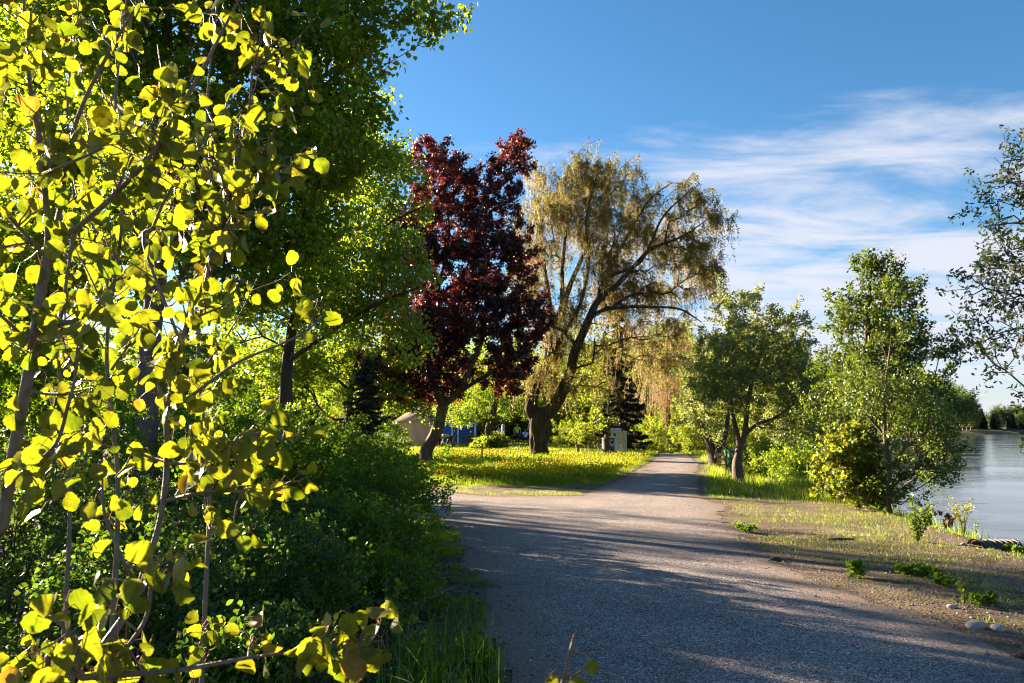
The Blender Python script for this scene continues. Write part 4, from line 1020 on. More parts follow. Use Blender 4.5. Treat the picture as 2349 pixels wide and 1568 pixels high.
sapling('aspen_sapling', 'thickest yellow-leaved aspen sapling with a pale grey stem at the left edge',
    [(A0, [(-25, 1330, .017), (5, 1210, .016), (25, 1080, .0155), (48, 950, .0155), (72, 820, .015), (88, 720, .0145), (98, 640, .014), (112, 560, .0115), (106, 470, .009), (98, 400, .0085), (88, 300, .0075), (72, 220, .0065), (60, 100, .005), (52, -60, .003)]),
     ([A0, A0 - .05, A0 - .1, A0 - .1], [(88, 745, .008), (150, 742, .0075), (215, 708, .0065), (262, 648, .004)]),
     ([A0, 2.0, 1.98, 1.95, 1.95, 1.95, 1.95], [(118, 560, .008), (200, 505, .0075), (290, 420, .007), (345, 360, .0068), (400, 270, .006), (470, 150, .0048), (558, -20, .003)]),
     ([A0, 2.1, 2.15, 2.2, 2.2, 2.2], [(113, 565, .008), (138, 480, .0075), (156, 351, .007), (190, 240, .006), (257, 109, .005), (335, -20, .003)]),
     ([A0, 2.0, 1.95, 1.9], [(105, 590, .006), (60, 540, .0055), (0, 478, .005), (-60, 430, .003)]),
     ([A0, 2.0, 2.0, 1.95], [(60, 100, .005), (30, 110, .0045), (0, 137, .004), (-40, 170, .003)]),
     ([A0, 2.1, 2.1], [(58, 60, .004), (80, 20, .0035), (110, -40, .002)]),
     ([A0, 2.0, 1.95, 1.9, 1.9, 1.9], [(30, 1060, .006), (75, 1062, .0055), (129, 1018, .005), (156, 929, .0045), (171, 874, .004), (178, 790, .002)]),
     ([A0, 2.0, 1.95], [(60, 895, .0045), (125, 905, .004), (215, 890, .002)]),
     ([A0, 2.0, 1.95], [(60, 780, .005), (20, 740, .0045), (-30, 700, .003)]),
     ([2.0, 1.9, 1.85], [(98, 400, .0045), (170, 370, .004), (240, 340, .002)]),
     ([2.1, 2.15, 2.2], [(156, 351, .004), (200, 330, .0035), (280, 300, .002)])], 201, 95, lsize=.050, dens=.7)
B0 = 2.15
sapling('aspen_sapling', 'slender yellow-leaved aspen sapling forking in two, in the middle of the saplings',
    [([1.9, 1.95, 2.0, 2.05, 2.1, B0, B0, B0, B0, B0, B0, B0, B0, B0, B0, B0], [(150, 1600, .013), (240, 1480, .012), (300, 1390, .0105), (335, 1300, .0095), (366, 1200, .0085), (382, 1080, .0085), (382, 948, .0078), (392, 900, .0072), (405, 835, .0068), (428, 740, .0062), (448, 640, .0055), (483, 600, .005), (520, 520, .0045), (560, 450, .004), (610, 390, .0035), (690, 380, .002)]),
     ([B0, 2.1, 2.1], [(382, 948, .006), (374, 915, .0055), (362, 880, .004)]),
     ([B0, 2.1, 2.1, 2.15, 2.2, 2.25], [(382, 948, .006), (460, 893, .005), (546, 831, .0042), (640, 792, .0038), (702, 761, .003), (742, 722, .0018)]),
     ([B0, 2.1, 2.1, 2.0, 2.0], [(382, 1150, .0055), (440, 1135, .005), (507, 1127, .0045), (585, 1128, .0035), (668, 1118, .0018)]),
     ([B0, 2.1, 2.0, 2.0, 2.0], [(382, 1065, .0055), (448, 1060, .005), (500, 1042, .0042), (560, 1003, .0035), (625, 988, .0018)]),
     ([B0, 2.2, 2.2], [(382, 1060, .0045), (330, 1045, .004), (285, 1018, .0025)]),
     ([B0, 2.2, 2.25, 2.25, 2.3, 2.3, 2.3], [(415, 790, .005), (330, 560, .0052), (351, 523, .005), (374, 468, .0048), (420, 390, .004), (470, 320, .0035), (530, 230, .002)]),
     ([B0, 2.1, 2.1, 2.1, 2.1], [(483, 600, .005), (540, 380, .0045), (570, 260, .004), (580, 160, .0035), (610, 60, .002)]),
     ([2.0, 1.9, 1.9, 1.9], [(320, 1340, .005), (290, 1300, .0045), (240, 1180, .004), (235, 1090, .002)]),
     ([2.1, 2.1, 2.1], [(428, 740, .004), (470, 720, .0035), (545, 690, .002)]),
     ([2.1, 2.1, 2.1], [(580, 160, .003), (630, 120, .003), (680, 90, .002)])], 202, 90, lsize=.048, dens=.8)
sapling('aspen_sapling', 'low aspen shoot with a fan of yellow leaves along the bottom edge of the thicket',
    [([1.7, 1.65, 1.62, 1.62, 1.65, 1.7, 1.75], [(95, 1590, .009), (190, 1555, .0075), (330, 1545, .006), (430, 1535, .005), (540, 1515, .004), (640, 1500, .003), (880, 1470, .0015)]),
     ([1.65, 1.6, 1.6], [(190, 1555, .005), (160, 1450, .0045), (80, 1400, .003)]),
     ([1.65, 1.62, 1.6, 1.6], [(240, 1550, .005), (330, 1430, .0045), (345, 1350, .004), (350, 1280, .002)])], 203, 26, lsize=.05, dens=.6, tl=(.05, .13))
sapling('aspen_shoot', 'small red-stemmed aspen shoot at the bottom of the picture in front of the asphalt',
    [([1.2] * 4, [(1275, 1620, .0035), (1292, 1560, .003), (1305, 1505, .0028), (1318, 1455, .0018)]), ([1.2] * 3, [(1290, 1560, .002), (1325, 1545, .0018), (1350, 1530, .0012)])], 208, 1, cat='plant', lsize=.036, dens=1.3, tl=(.02, .03), leaf='leaf_aspen_young')
# upright filler saplings farther in, same kind
for i, (u0, Yd, label) in enumerate([(470, 3.1, 'aspen sapling rising behind the forked one'), (150, 3.3, 'thin aspen sapling in the shade at the left'), (260, 2.7, 'whip-like aspen sapling between the two main stems')]):
    sapling('aspen_sapling', label, [(Yd, [(u0, 1400, .010), (u0 + 10, 1100, .008), (u0 - 15, 800, .007), (u0 + 20, 500, .006), (u0 + 5, 250, .005), (u0 + 30, 0, .003)]),
        (Yd, [(u0 - 5, 850, .005), (u0 + 70, 740, .0035), (u0 + 120, 640, .002)]), (Yd, [(u0 + 10, 600, .004), (u0 - 70, 480, .003), (u0 - 100, 380, .002)]), (Yd, [(u0 + 10, 400, .004), (u0 + 90, 280, .003), (u0 + 120, 180, .002)])],
        210 + i, 34, lsize=.055, dens=.5, leaf='leaf_aspen_young')

# ------------------------------------------------------------------ grass and ground cover
def blades(name, label_kind, X, Y, hmin, hmax, wid, material, seed, lean=.45, seg=1, tuft=None):
    rng = np.random.RandomState(seed); n = len(X)
    Z = hgt(X, Y) - .01
    a = rng.rand(n) * 6.283; H = hmin + (hmax - hmin) * rng.rand(n)
    if tuft is not None: H = H * tuft
    wx, wy = np.cos(a) * wid * H / hmax * (.7 + .6 * rng.rand(n)), np.sin(a) * wid * H / hmax * (.7 + .6 * rng.rand(n))
    b_ = rng.rand(n) * 6.283; lx, ly = np.cos(b_) * H * lean * rng.rand(n), np.sin(b_) * H * lean * rng.rand(n)
    p0 = np.stack([X - wx, Y - wy, Z], -1); p1 = np.stack([X + wx, Y + wy, Z], -1)
    r = rng.rand(n)
    if seg == 1:
        p2 = np.stack([X + lx, Y + ly, Z + H], -1)
        V = np.stack([p0, p1, p2], 1).reshape(-1, 3); F = [np.arange(n * 3).reshape(n, 3)]; R = np.repeat(r, 3)
    else:
        m0 = np.stack([X - wx * .8 + lx * .35, Y - wy * .8 + ly * .35, Z + H * .6], -1); m1 = np.stack([X + wx * .8 + lx * .35, Y + wy * .8 + ly * .35, Z + H * .6], -1)
        p2 = np.stack([X + lx * 1.3, Y + ly * 1.3, Z + H * .95], -1)
        V = np.stack([p0, p1, m1, m0, p2], 1).reshape(-1, 3); i = np.arange(n)[:, None] * 5
        F = [i + np.array([[0, 1, 2, 3]]), i + np.array([[3, 2, 4]])]; R = np.repeat(r, 5)
    o = mesh_np(name, V, F, material, rnd=R); o['kind'] = 'stuff'
    o['label'] = label_kind
    return o
rng = np.random.RandomState(77)
def scatter(n, x0, x1, y0, y1, keep, ypow=1.0):
    X = x0 + (x1 - x0) * rng.rand(n)
    t = rng.rand(n) ** ypow; Y = y0 + (y1 - y0) * t
    k = keep(X, Y)
    return X[k], Y[k]
def lawn_edge(X, Y):            # front edge of the long grass, left of the path
    return 21.3 + 0.7 * (fbm(X, Y * 0, .8, 3, 2) - .5) + np.where(X > 1, (X - 1) * .22, 0)
def lawn(X, Y):
    return (Y > lawn_edge(X, Y)) & (path_sd(X, Y) > .05) & (X < 6 + (Y - 30) * .25) & (X < bank_x(Y) - .3)
X, Y = scatter(300000, -16, 8, 21, 47, lawn, 1.6)
k = X > -.35 * Y + .5; X, Y = X[k], Y[k]
tf = .25 + 1.2 * fbm(X, Y, 1.3, 3, 4) * sstep(0, .9, path_sd(X, Y)) * sstep(-.3, 1.2, Y - lawn_edge(X, Y))
k = rng.rand(len(X)) < .3 + .9 * fbm(X, Y, 1.6, 3, 13); X, Y, tf = X[k], Y[k], tf[k]
blades('lawn_grass', 'long sunlit grass of the dandelion lawn', X, Y, .12, .36, .014, M['grass'], 1, tuft=tf)
X, Y = scatter(170000, -30, 20, 46, 112, lambda X, Y: (path_sd(X, Y) > .05) & (X < bank_x(Y) - .3) & (np.abs(X - 4) < Y * .42), 1.2)
blades('lawn_grass', 'grass of the lawn beyond the willow', X, Y, .1, .26, .03, M['grass'], 2)
# river verge
def verge(X, Y):
    lim = 17.3 + .5 * (fbm(X, Y * 0, 1.1, 3, 6) - .5) - np.clip(X - 5, 0, 3) * .62
    return (Y > lim) & (path_sd(X, Y) > .02) & (X < bank_x(Y) + .9)
X, Y = scatter(160000, 3.5, 18, 14.5, 50, lambda X, Y: verge(X, Y) & (X > 1), 1.5)
tf = .2 + 1.15 * fbm(X, Y, 1.5, 3, 9) * sstep(0, .7, path_sd(X, Y)) * sstep(0, 1.6, Y - (17.3 - np.clip(X - 5, 0, 3) * .62))
k = rng.rand(len(X)) < .25 + .9 * fbm(X, Y, 1.8, 3, 11) ; X, Y, tf = X[k], Y[k], tf[k]
blades('verge_grass', 'lush grass of the verge between path and river', X, Y, .12, .42, .013, M['grass'], 3, tuft=tf, lean=.6)
# slope down to the water
X, Y = scatter(34000, 6.3, 14, 8.5, 30, lambda X, Y: (X > bank_x(Y) - .35 * vnoise(X, Y, 1.5) ) & (X < bank_x(Y) + 1.6) & (vnoise(X, Y, .8, 2) > .3))
k = ~((Y < 11.3) & (rng.rand(len(Y)) < .75)); X, Y = X[k], Y[k]
blades('bank_grass', 'grass at the top of the river bank', X, Y, .08, .28, .008, M['grass'], 4, lean=.6)
# sparse short grass on the trodden ground
def sparse(X, Y):
    sd = path_sd(X, Y)
    a = fbm(X, Y, 1.1, 4, 2)
    return (sd > .08) & (X < bank_x(Y)) & (rng.rand(len(X)) < sstep(.42, .6, a) * .95 + .06)
X, Y = scatter(240000, -8, 9, 3.6, 22, lambda X, Y: sparse(X, Y) & ((X > 0) | (Y > 17)), 1.1)
k = (Y > 17.5) | (X > 1.5); X, Y = X[k], Y[k]
blades('trodden_grass', 'thin short grass on the trodden dirt', X, Y, .015, .06, .0045, M['grass'], 5, lean=1.0)
X, Y = scatter(90000, -8, 9, 3.6, 22, lambda X, Y: (path_sd(X, Y) > -.1) & (X < bank_x(Y)) & ((X > 1.5) | (Y > 17)), 1.1)
o = blades('dry_straw', 'dry straw bits on the dirt', X, Y, .006, .016, .0035, M['straw'], 6, lean=5.0)
# the strip of grass at the foot of the thicket
def foot(X, Y):
    sd = path_sd(X, Y); return (X < .8) & (sd > -.08) & (sd < .25 + .8 * vnoise(X, Y, 1.2, 8)) & (vnoise(X, Y, 1.5, 5) > .48)
X, Y = scatter(90000, -3.0, .8, 3.2, 13.2, foot, 1.3)
tf = .35 + .9 * sstep(9, 5, Y) * vnoise(X, Y, 2, 3) + .15
blades('thicket_grass', 'green grass fringe between the asphalt and the thicket', X, Y, .04, .2, .0045, M['grass_dark'], 7, seg=2, tuft=tf)
X, Y = scatter(26000, -2.4, -.4, 8.8, 13.0, lambda X, Y: (path_sd(X, Y) > -.25 * vnoise(X, Y, 2)) & (vnoise(X, Y, 1.4, 1) > .4))
blades('corner_grass', 'sunlit grass at the corner of the side road', X, Y, .03, .12, .005, M['grass'], 8)
# dandelion heads
def heads(name, label, X, Y, size, hlo, hhi, seed):
    rg = np.random.RandomState(seed); n = len(X); H = hlo + (hhi - hlo) * rg.rand(n)
    Z = hgt(X, Y) + H; s = size * (.6 + .6 * rg.rand(n))
    th = np.arange(6) / 6 * 6.283
    tilt = rg.normal(size=(n, 2)) * .5
    cx, cy = np.cos(th)[None] * s[:, None], np.sin(th)[None] * s[:, None]
    lo = np.stack([X[:, None] + cx, Y[:, None] + cy, Z[:, None] + cx * tilt[:, :1] + cy * tilt[:, 1:]], -1)
    up = np.stack([X, Y, Z + s * .55], -1)[:, None]; dn = np.stack([X, Y, Z - s * .4], -1)[:, None]
    V = np.concatenate([lo, up, dn], 1).reshape(-1, 3); i = np.arange(n)[:, None, None] * 8
    t1 = np.array([(k_, (k_ + 1) % 6, 6) for k_ in range(6)] + [((k_ + 1) % 6, k_, 7) for k_ in range(6)])[None]
    o = mesh_np(name, V, [(i + t1).reshape(-1, 3)], M['dandelion'], rnd=np.repeat(rg.rand(n), 8))
    o['kind'] = 'stuff'; o['label'] = label
def dand(X, Y): return lawn(X, Y) & (Y > lawn_edge(X, Y) + 1.2) & (rng.rand(len(X)) < sstep(.36, .6, fbm(X, Y, .35, 3, 12)) * 1.1 + .05)
X, Y = scatter(30000, -14, 7, 22.5, 47, lambda X, Y: dand(X, Y) & (X > -.35 * Y), 1.3)
heads('dandelions', 'yellow dandelion heads in the lawn', X, Y, .036, .2, .36, 1)
X, Y = scatter(7000, -25, 12, 46, 95, lambda X, Y: (fbm(X, Y, .15, 2, 3) > .45), 1.2)
heads('dandelions', 'yellow dandelions beyond the willow', X, Y, .05, .15, .3, 2)
X, Y = scatter(160, 5, 14, 17.5, 40, verge)
heads('dandelions', 'scattered dandelions in the river verge', X, Y, .025, .15, .3, 3)
# leaf litter and pebbles
def chips(name, label, X, Y, smin, smax, material, seed, flat=.3, lift=.004, pw=2):
    rg = np.random.RandomState(seed); n = len(X); s = smin + (smax - smin) * rg.rand(n) ** pw
    V, F, R = [], [], []
    D = rvec(rg, n) * np.array((1, 1, .25)); N_ = rvec(rg, n) * .35 + np.array((0, 0, 1.0))
    P = np.stack([X, Y, hgt(X, Y) + lift + .010 * (path_sd(X, Y) < 0)], -1)
    leaves(P, D, N_, s, 'oval', V, F, R, rg)
    o = mesh_np(name, np.concatenate(V), merge(F), material, rnd=np.concatenate(R)); o['kind'] = 'stuff'; o['label'] = label
X, Y = scatter(30000, -7, .3, 2.8, 14, lambda X, Y: (path_sd(X, Y) > -.25 * vnoise(X, Y, 3)))
chips('leaf_litter', 'brown dead leaves under the thicket', X, Y, .02, .075, M['litter'], 1, lift=.012)
def stones(name, label, X, Y, smin, smax, seed):
    rg = np.random.RandomState(seed); n = len(X); s = smin + (smax - smin) * rg.rand(n) ** 3
    oc = np.array([(1, 0, 0), (0, 1, 0), (-1, 0, 0), (0, -1, 0), (0, 0, .7), (0, 0, -.5), (.6, .6, .3), (-.6, .5, .35), (-.55, -.6, .3), (.6, -.55, .35)])
    f = np.array([(0, 6, 4), (6, 1, 4), (1, 7, 4), (7, 2, 4), (2, 8, 4), (8, 3, 4), (3, 9, 4), (9, 0, 4), (0, 1, 6), (1, 2, 7), (2, 3, 8), (3, 0, 9)])
    v = oc[None] * s[:, None, None] * (.7 + .6 * rg.rand(n, 1, 3)) * (.85 + .3 * rg.rand(n, 10, 1))
    a = rg.rand(n) * 6.28; c_, s_ = np.cos(a)[:, None], np.sin(a)[:, None]
    vx = v[..., 0] * c_ - v[..., 1] * s_; vy = v[..., 0] * s_ + v[..., 1] * c_
    Z = hgt(X, Y) + .012 * (path_sd(X, Y) < 0)
    P = np.stack([vx + X[:, None], vy + Y[:, None], v[..., 2] + Z[:, None]], -1)
    o = mesh_np(name, P.reshape(-1, 3), [(np.arange(n)[:, None, None] * 10 + f[None]).reshape(-1, 3)], M['pebble'], rnd=np.repeat(rg.rand(n), 10)); o['kind'] = 'stuff'; o['label'] = label
X, Y = scatter(17000, -1.5, 7, 3.0, 13, lambda X, Y: (path_sd(X, Y) > -.5) & (X < bank_x(Y)) & ((X > 1) | (path_sd(X, Y) < .3)), 1.3)
stones('gravel', 'loose gravel on the dirt and along the asphalt edge', X, Y, .003, .02, 2)
X, Y = scatter(60000, -1.5, 7, 2.6, 12, lambda X, Y: (path_sd(X, Y) < 0), 1.3)
stones('grit', 'loose grit lying on the asphalt', X, Y, .0015, .0055, 3)

X, Y = scatter(26000, -3, 9, 3, 24, lambda X, Y: (np.abs(path_sd(X, Y)) < .35 * vnoise(X, Y, 1.3)) & (X < bank_x(Y)), 1.2)
chips('path_debris', 'dry leaves and dirt gathered along the asphalt edge', X, Y, .008, .035, M['litter'], 5, lift=.006)
rg = np.random.RandomState(9); V, F = [], []
for i in range(90):
    x, y = -.5 + 5 * rg.rand(), 3.2 + 10 * rg.rand() ** 1.3
    if path_sd(np.array([x]), np.array([y]))[0] > .2: continue
    a = rg.rand() * 6.28; L_ = .04 + .16 * rg.rand(); p = np.array((x, y, float(hgt(x, y)) + .018)); d = np.array((math.cos(a), math.sin(a), 0)); rows = []
    for j in range(4):
        rows.append((*p, .0022)); p = p + d * L_ / 3; d[:2] += rg.normal(size=2) * .25
    sweep(np.array(rows), 4, 0, rg, V, F)
o = mesh_np('fallen_twigs', np.concatenate(V), merge(F), M['bark_dark'], smooth=True); o['kind'] = 'stuff'; o['label'] = 'thin dark twigs scattered on the asphalt'

X, Y = scatter(16000, 1, 8, 3.4, 18, lambda X, Y: (path_sd(X, Y) > .1) & (X < bank_x(Y)) & (vnoise(X, Y, 1.1, 4) > .45), 1.2)
chips('dirt_litter', 'dead leaves and bark crumbs on the dirt by the river', X, Y, .01, .04, M['litter'], 6, lift=.012)

# ------------------------------------------------------------------ single plants
def weed(name, label, x, y, H, R, leafm, nl, ls, seed, kind='oval', flower=None, nst=8, group=None, cat='weed', bark='bark_brown', up=.3, droop=-.4, spread=.012):
    rg = np.random.RandomState(seed); zb = float(hgt(x, y))
    root = empty(name, (x, y, zb), label, cat, group)
    V, F, V2, F2, R2, V3, F3, R3 = [], [], [], [], [], [], [], []
    tips, pts = [], []
    for k in range(nst):
        a = rg.rand() * 6.28; r = R * rg.rand() ** .6; h = H * (.6 + .4 * rg.rand())
        q = smooth_line([(0, 0, -.02, .004), (math.cos(a) * r * .35, math.sin(a) * r * .35, h * .5, .003), (math.cos(a) * r, math.sin(a) * r, h, .0015)], .03)
        sweep(q, 4, 0, rg, V, F); pts.append(q[2:, :3]); tips.append(q[-1, :3])
        for j in range(3):
            i = rg.randint(len(q) // 2, len(q)); d = norm((rvec(rg, 1)[0] + np.array((0, 0, .8)))[None])[0]
            e = np.append(q[i, :3] + d * H * .16, .001); sweep(np.array([q[i], e]), 4, 0, rg, V, F); tips.append(e[:3]); pts.append(np.array([e[:3]]))
    pts = np.concatenate(pts); i = rg.randint(len(pts), size=nl)
    leaves(pts[i] + rg.normal(size=(nl, 3)) * spread, rvec(rg, nl) + np.array((0, 0, -droop)), rvec(rg, nl) + np.array((0, 0, up)), ls * (.6 + .7 * rg.rand(nl)), kind, V2, F2, R2, rg)
    mesh_np('stems', np.concatenate(V), merge(F), M['stem_green'], root, smooth=True)
    mesh_np('foliage', np.concatenate(V2), merge(F2), leafm, root, rnd=np.concatenate(R2))
    if flower:
        tp = np.array(tips); m_ = flower * len(tp); P = np.repeat(tp, flower, 0) + rg.normal(size=(m_, 3)) * H * .035
        leaves(P, rvec(rg, m_), rvec(rg, m_), np.full(m_, max(.014, H * .035)), 'quad', V3, F3, R3, rg)
        mesh_np('blossoms', np.concatenate(V3), merge(F3), M['dandelion'], root, rnd=np.concatenate(R3))
    return root
M['stem_green'] = mat('stem_green', (0.12, 0.16, 0.03), 0.6)
def at(u, v): 
    g_ = G(u, v); return g_[0], g_[1]
weed('mustard_plant', 'yellow-flowering weed at the foot of the maple bush by the water', *at(1968, 1172), .34, .12, M['leaf_maple_young'], 240, .04, 1, flower=3, nst=10)
weed('leafy_weed', 'knee-high dark green weed on the dirt near the river bank', *at(2106, 1242), .42, .16, M['leaf_alder'], 520, .04, 2, nst=12)
x, y = at(2222, 1225); weed('mustard_plant', 'tall yellow-flowering weed against the river beside the drain pipe', x + .1, y + .3, .62, .2, M['leaf_maple_young'], 360, .03, 3, flower=5, nst=14)
x, y = at(2243, 1245); weed('leafy_weed', 'thin dark seed stalk beside the yellow-flowering weed', x + .1, y + .2, .34, .05, M['leaf_alder'], 50, .025, 4, nst=3)
weed('mustard_plant', 'spindly yellow-flowering stalks in the nearer dirt above the stones', *at(2210, 1385), .3, .12, M['leaf_lime'], 130, .03, 5, flower=2, nst=7)
weed('leafy_weed', 'single pale tuft with long leaves standing in the dirt beside the asphalt', *at(1966, 1325), .15, .10, M['leaf_shrub'], 260, .08, 6, 'slim', nst=14)
for i, (u, v, lb) in enumerate([(2080, 1318, 'low dark rosette nearest the lone tuft'), (2120, 1325, 'wide low weed in the middle of the dirt patch'), (2165, 1345, 'low weed between the wide one and the flowering stalks'), (2265, 1385, 'low weed beyond the flowering stalks'), (1710, 1222, 'small weed at the asphalt corner'), (2330, 1262, 'weed at the right end of the bank')]):
    weed('leafy_weed', lb, *at(u, v), .09, .16, M['leaf_shrub'], 220, .05, 20 + i, nst=10)
x, y = at(2150, 1210); weed('leafy_weed', 'dark maple seedling hanging over the bank by the water', x, y + .3, .5, .3, M['leaf_alder'], 130, .09, 31, 'maple', nst=6, droop=.3)
x, y = at(2205, 1215); weed('leafy_weed', 'small bronze maple seedling on the bank edge', x, y + .4, .35, .25, M['leaf_red'], 60, .09, 32, 'maple', nst=5, droop=.3)
# under the thicket
GM = 'seedlings and herbs under the thicket'
for i, (x, y, H, R, lb, mk, kd, ls, nl) in enumerate([
    (-1.35, 5.3, .62, .28, 'maple seedling with bronze young leaves in front of the dark hollow', 'leaf_maple_young', 'maple', .085, 60),
    (-.95, 4.7, .36, .22, 'small maple seedling with reddish leaves below the larger one', 'leaf_maple_young', 'maple', .07, 40),
    (-.82, 5.6, .55, .20, 'aspen sucker with small round leaves near the gravel', 'leaf_lime', 'disc', .045, 70),
    (-.62, 5.1, .40, .18, 'second aspen sucker beside the first', 'leaf_lime', 'disc', .04, 50),
    (-.35, 4.6, .26, .2, 'bright green nettle clump nearest the asphalt', 'leaf_shrub', 'lobed', .07, 170),
    (-.62, 4.2, .3, .24, 'leafy nettle clump in the bottom fringe', 'leaf_shrub', 'lobed', .07, 200),
    (-.35, 3.8, .26, .22, 'nettle clump at the bottom beside the tall grass stems', 'leaf_shrub', 'lobed', .07, 200),
    (-.9, 3.7, .3, .25, 'nettle clump between the twigs and the tall grass', 'leaf_shrub', 'lobed', .07, 200),
    (-.6, 6.6, .22, .22, 'low herb at the foot of the spreading shrub', 'leaf_shrub', 'lobed', .06, 170),
    (-.85, 7.3, .2, .22, 'low herb tucked under the twiggy shrub', 'leaf_shrub', 'lobed', .06, 150),
    (-.3, 5.6, .16, .16, 'small herb growing out of the gravel', 'leaf_shrub', 'lobed', .05, 100),
    (-.2, 5.0, .24, .14, 'feathery grass-like tuft on the gravel edge', 'leaf_shrub', 'slim', .12, 240)]):
    weed('young_plant', lb, x, y, H, R, M[mk], nl, ls, 40 + i, kd, nst=7, group=GM, cat='plant', droop=.2)
# tall grass stems
X = -.05 - .9 * rng.rand(260); Y = 3.3 + 1.9 * rng.rand(260); k = path_sd(X, Y) > .0
blades('tall_grass', 'tall thin grass stems at the bottom of the fringe', X[k], Y[k], .35, .62, .0035, M['grass_dark'], 9, lean=.35, seg=2)
# bare twigs lying in the thicket: a tangle
rg = np.random.RandomState(8); V, F = [], []
for i in range(240):
    x, y = -3.4 + 3.1 * rg.rand(), 3.2 + 4.0 * rg.rand()
    if path_sd(np.array([x]), np.array([y]))[0] < .15: continue
    z = .03 + .4 * rg.rand() ** 1.5; a = rg.rand() * 6.28; L_ = .3 + .7 * rg.rand(); p = np.array((x, y, z)); d = np.array((math.cos(a), math.sin(a), rg.normal() * .3))
    rows = []
    for j in range(5):
        rows.append((*p, .0035 * (1 - j * .15))); p = p + d * L_ / 5; d = d + rg.normal(size=3) * .22; p[2] = max(p[2], .015)
    sweep(np.array(rows), 4, 0, rg, V, F)
o = mesh_np('dead_twigs', np.concatenate(V), merge(F), M['bark_grey'], smooth=True); o['kind'] = 'stuff'; o['label'] = 'tangle of bare grey twigs under the rose bushes'

# ------------------------------------------------------------------ made things
class MB:
    def __init__(s): s.bm = bmesh.new()
    def box(s, c, d, rz=0, ry=0, rx=0, bev=0.0, taper=1.0):
        r = bmesh.ops.create_cube(s.bm, size=1); vs = r['verts']
        for v in vs:
            t = taper if v.co.z > 0 else 1
            v.co = Vector((v.co.x * d[0] * t, v.co.y * d[1] * t, v.co.z * d[2]))
        if bev:
            es = list({e for v in vs for e in v.link_edges})
            rb = bmesh.ops.bevel(s.bm, geom=es, offset=bev, segments=2, affect='EDGES'); vs = list({v for f in rb['faces'] for v in f.verts} | {v for v in vs if v.is_valid})
        m_ = Matrix.Translation(c) @ Matrix.Rotation(rz, 4, 'Z') @ Matrix.Rotation(ry, 4, 'Y') @ Matrix.Rotation(rx, 4, 'X')
        for v in vs: v.co = m_ @ v.co
        return s
    def cyl(s, a, b, r0, r1=None, n=16, cap=True):
        a, b = Vector(a), Vector(b); r1 = r0 if r1 is None else r1
        q = (b - a).to_track_quat('Z', 'Y')
        r = bmesh.ops.create_cone(s.bm, cap_ends=cap, segments=n, radius1=r0, radius2=r1, depth=(b - a).length)
        for v in r['verts']: v.co = q @ v.co + (a + b) / 2
        return s
    def ball(s, c, r, sc=(1, 1, 1), n=12, noise=0, seed=0):
        q = bmesh.ops.create_icosphere(s.bm, subdivisions=3, radius=1); rg = random.Random(seed); ph = [rg.random() * 6 for _ in range(6)]
        for v in q['verts']:
            k = 1 + noise * (math.sin(v.co.x * 3 + ph[0]) + math.sin(v.co.y * 4 + ph[1]) + math.sin(v.co.z * 3.5 + ph[2]) + .5 * math.sin(v.co.x * 9 + ph[3]) * math.sin(v.co.y * 8 + ph[4]))
            v.co = Vector((v.co.x * sc[0], v.co.y * sc[1], v.co.z * sc[2])) * r * k + Vector(c)
        return s
    def prism(s, pts, depth, axis='y'):
        """outline pts (x, z) extruded along y from 0 to depth"""
        f = [s.bm.verts.new((x, 0, z)) for x, z in pts]; b = [s.bm.verts.new((x, depth, z)) for x, z in pts]
        s.bm.faces.new(f); s.bm.faces.new(b[::-1])
        for i in range(len(pts)): j = (i + 1) % len(pts); s.bm.faces.new((f[j], f[i], b[i], b[j]))
        return s
    def lathe(s, prof, c=(0, 0, 0), n=24):
        rings = []
        for r, z in prof: rings.append([s.bm.verts.new((c[0] + r * math.cos(k / n * 6.2832), c[1] + r * math.sin(k / n * 6.2832), c[2] + z)) for k in range(n)])
        for a, b in zip(rings, rings[1:]):
            for k in range(n): s.bm.faces.new((a[k], a[(k + 1) % n], b[(k + 1) % n], b[k]))
        return s
    def obj(s, name, material, parent=None, smooth=False):
        bmesh.ops.recalc_face_normals(s.bm, faces=s.bm.faces)
        me = bpy.data.meshes.new(name); s.bm.to_mesh(me); s.bm.free(); me.materials.append(material)
        if smooth:
            me.polygons.foreach_set('use_smooth', np.ones(len(me.polygons), bool))
        o = bpy.data.objects.new(name, me); COL.objects.link(o)
        if parent is not None: o.parent = parent
        return o
M['wood_grey'] = mat('wood_grey', (0.17, 0.13, 0.10), .85, var=.35, scale=8, bump=.5, bscale=30, stretch=(4, 4, .6))
M['wood_dark'] = mat('wood_dark', (0.10, 0.055, 0.035), .8, var=.35, scale=8, bump=.4, stretch=(.6, 4, 4))
M['wood_honey'] = mat('wood_honey', (0.36, 0.19, 0.06), .6, var=.3, scale=9, bump=.3, stretch=(.6, 4, 4))
M['tent'] = mat('tent', (0.42, 0.33, 0.25), .85, var=.12, scale=1.4, bump=.8, bscale=3.5, stretch=(1, 1, .5))
_nt = M['tent'].node_tree; _o = [n for n in _nt.nodes if n.type == 'OUTPUT_MATERIAL'][0]; _p = [n for n in _nt.nodes if n.type == 'BSDF_PRINCIPLED'][0]
_t = _nt.nodes.new('ShaderNodeBsdfTranslucent'); _t.inputs['Color'].default_value = (.45, .38, .32, 1); _m = _nt.nodes.new('ShaderNodeMixShader'); _m.inputs[0].default_value = .4
_nt.links.new(_p.outputs[0], _m.inputs[1]); _nt.links.new(_t.outputs[0], _m.inputs[2]); _nt.links.new(_m.outputs[0], _o.inputs[0])
M['blue'] = mat('blue', (0.015, 0.11, 0.36), .55, var=.2, scale=2)
M['white'] = mat('white', (0.66, 0.67, 0.70), .5, var=.1, scale=3)
M['glass_dark'] = mat('glass_dark', (0.03, 0.035, 0.045), .15, var=.1)
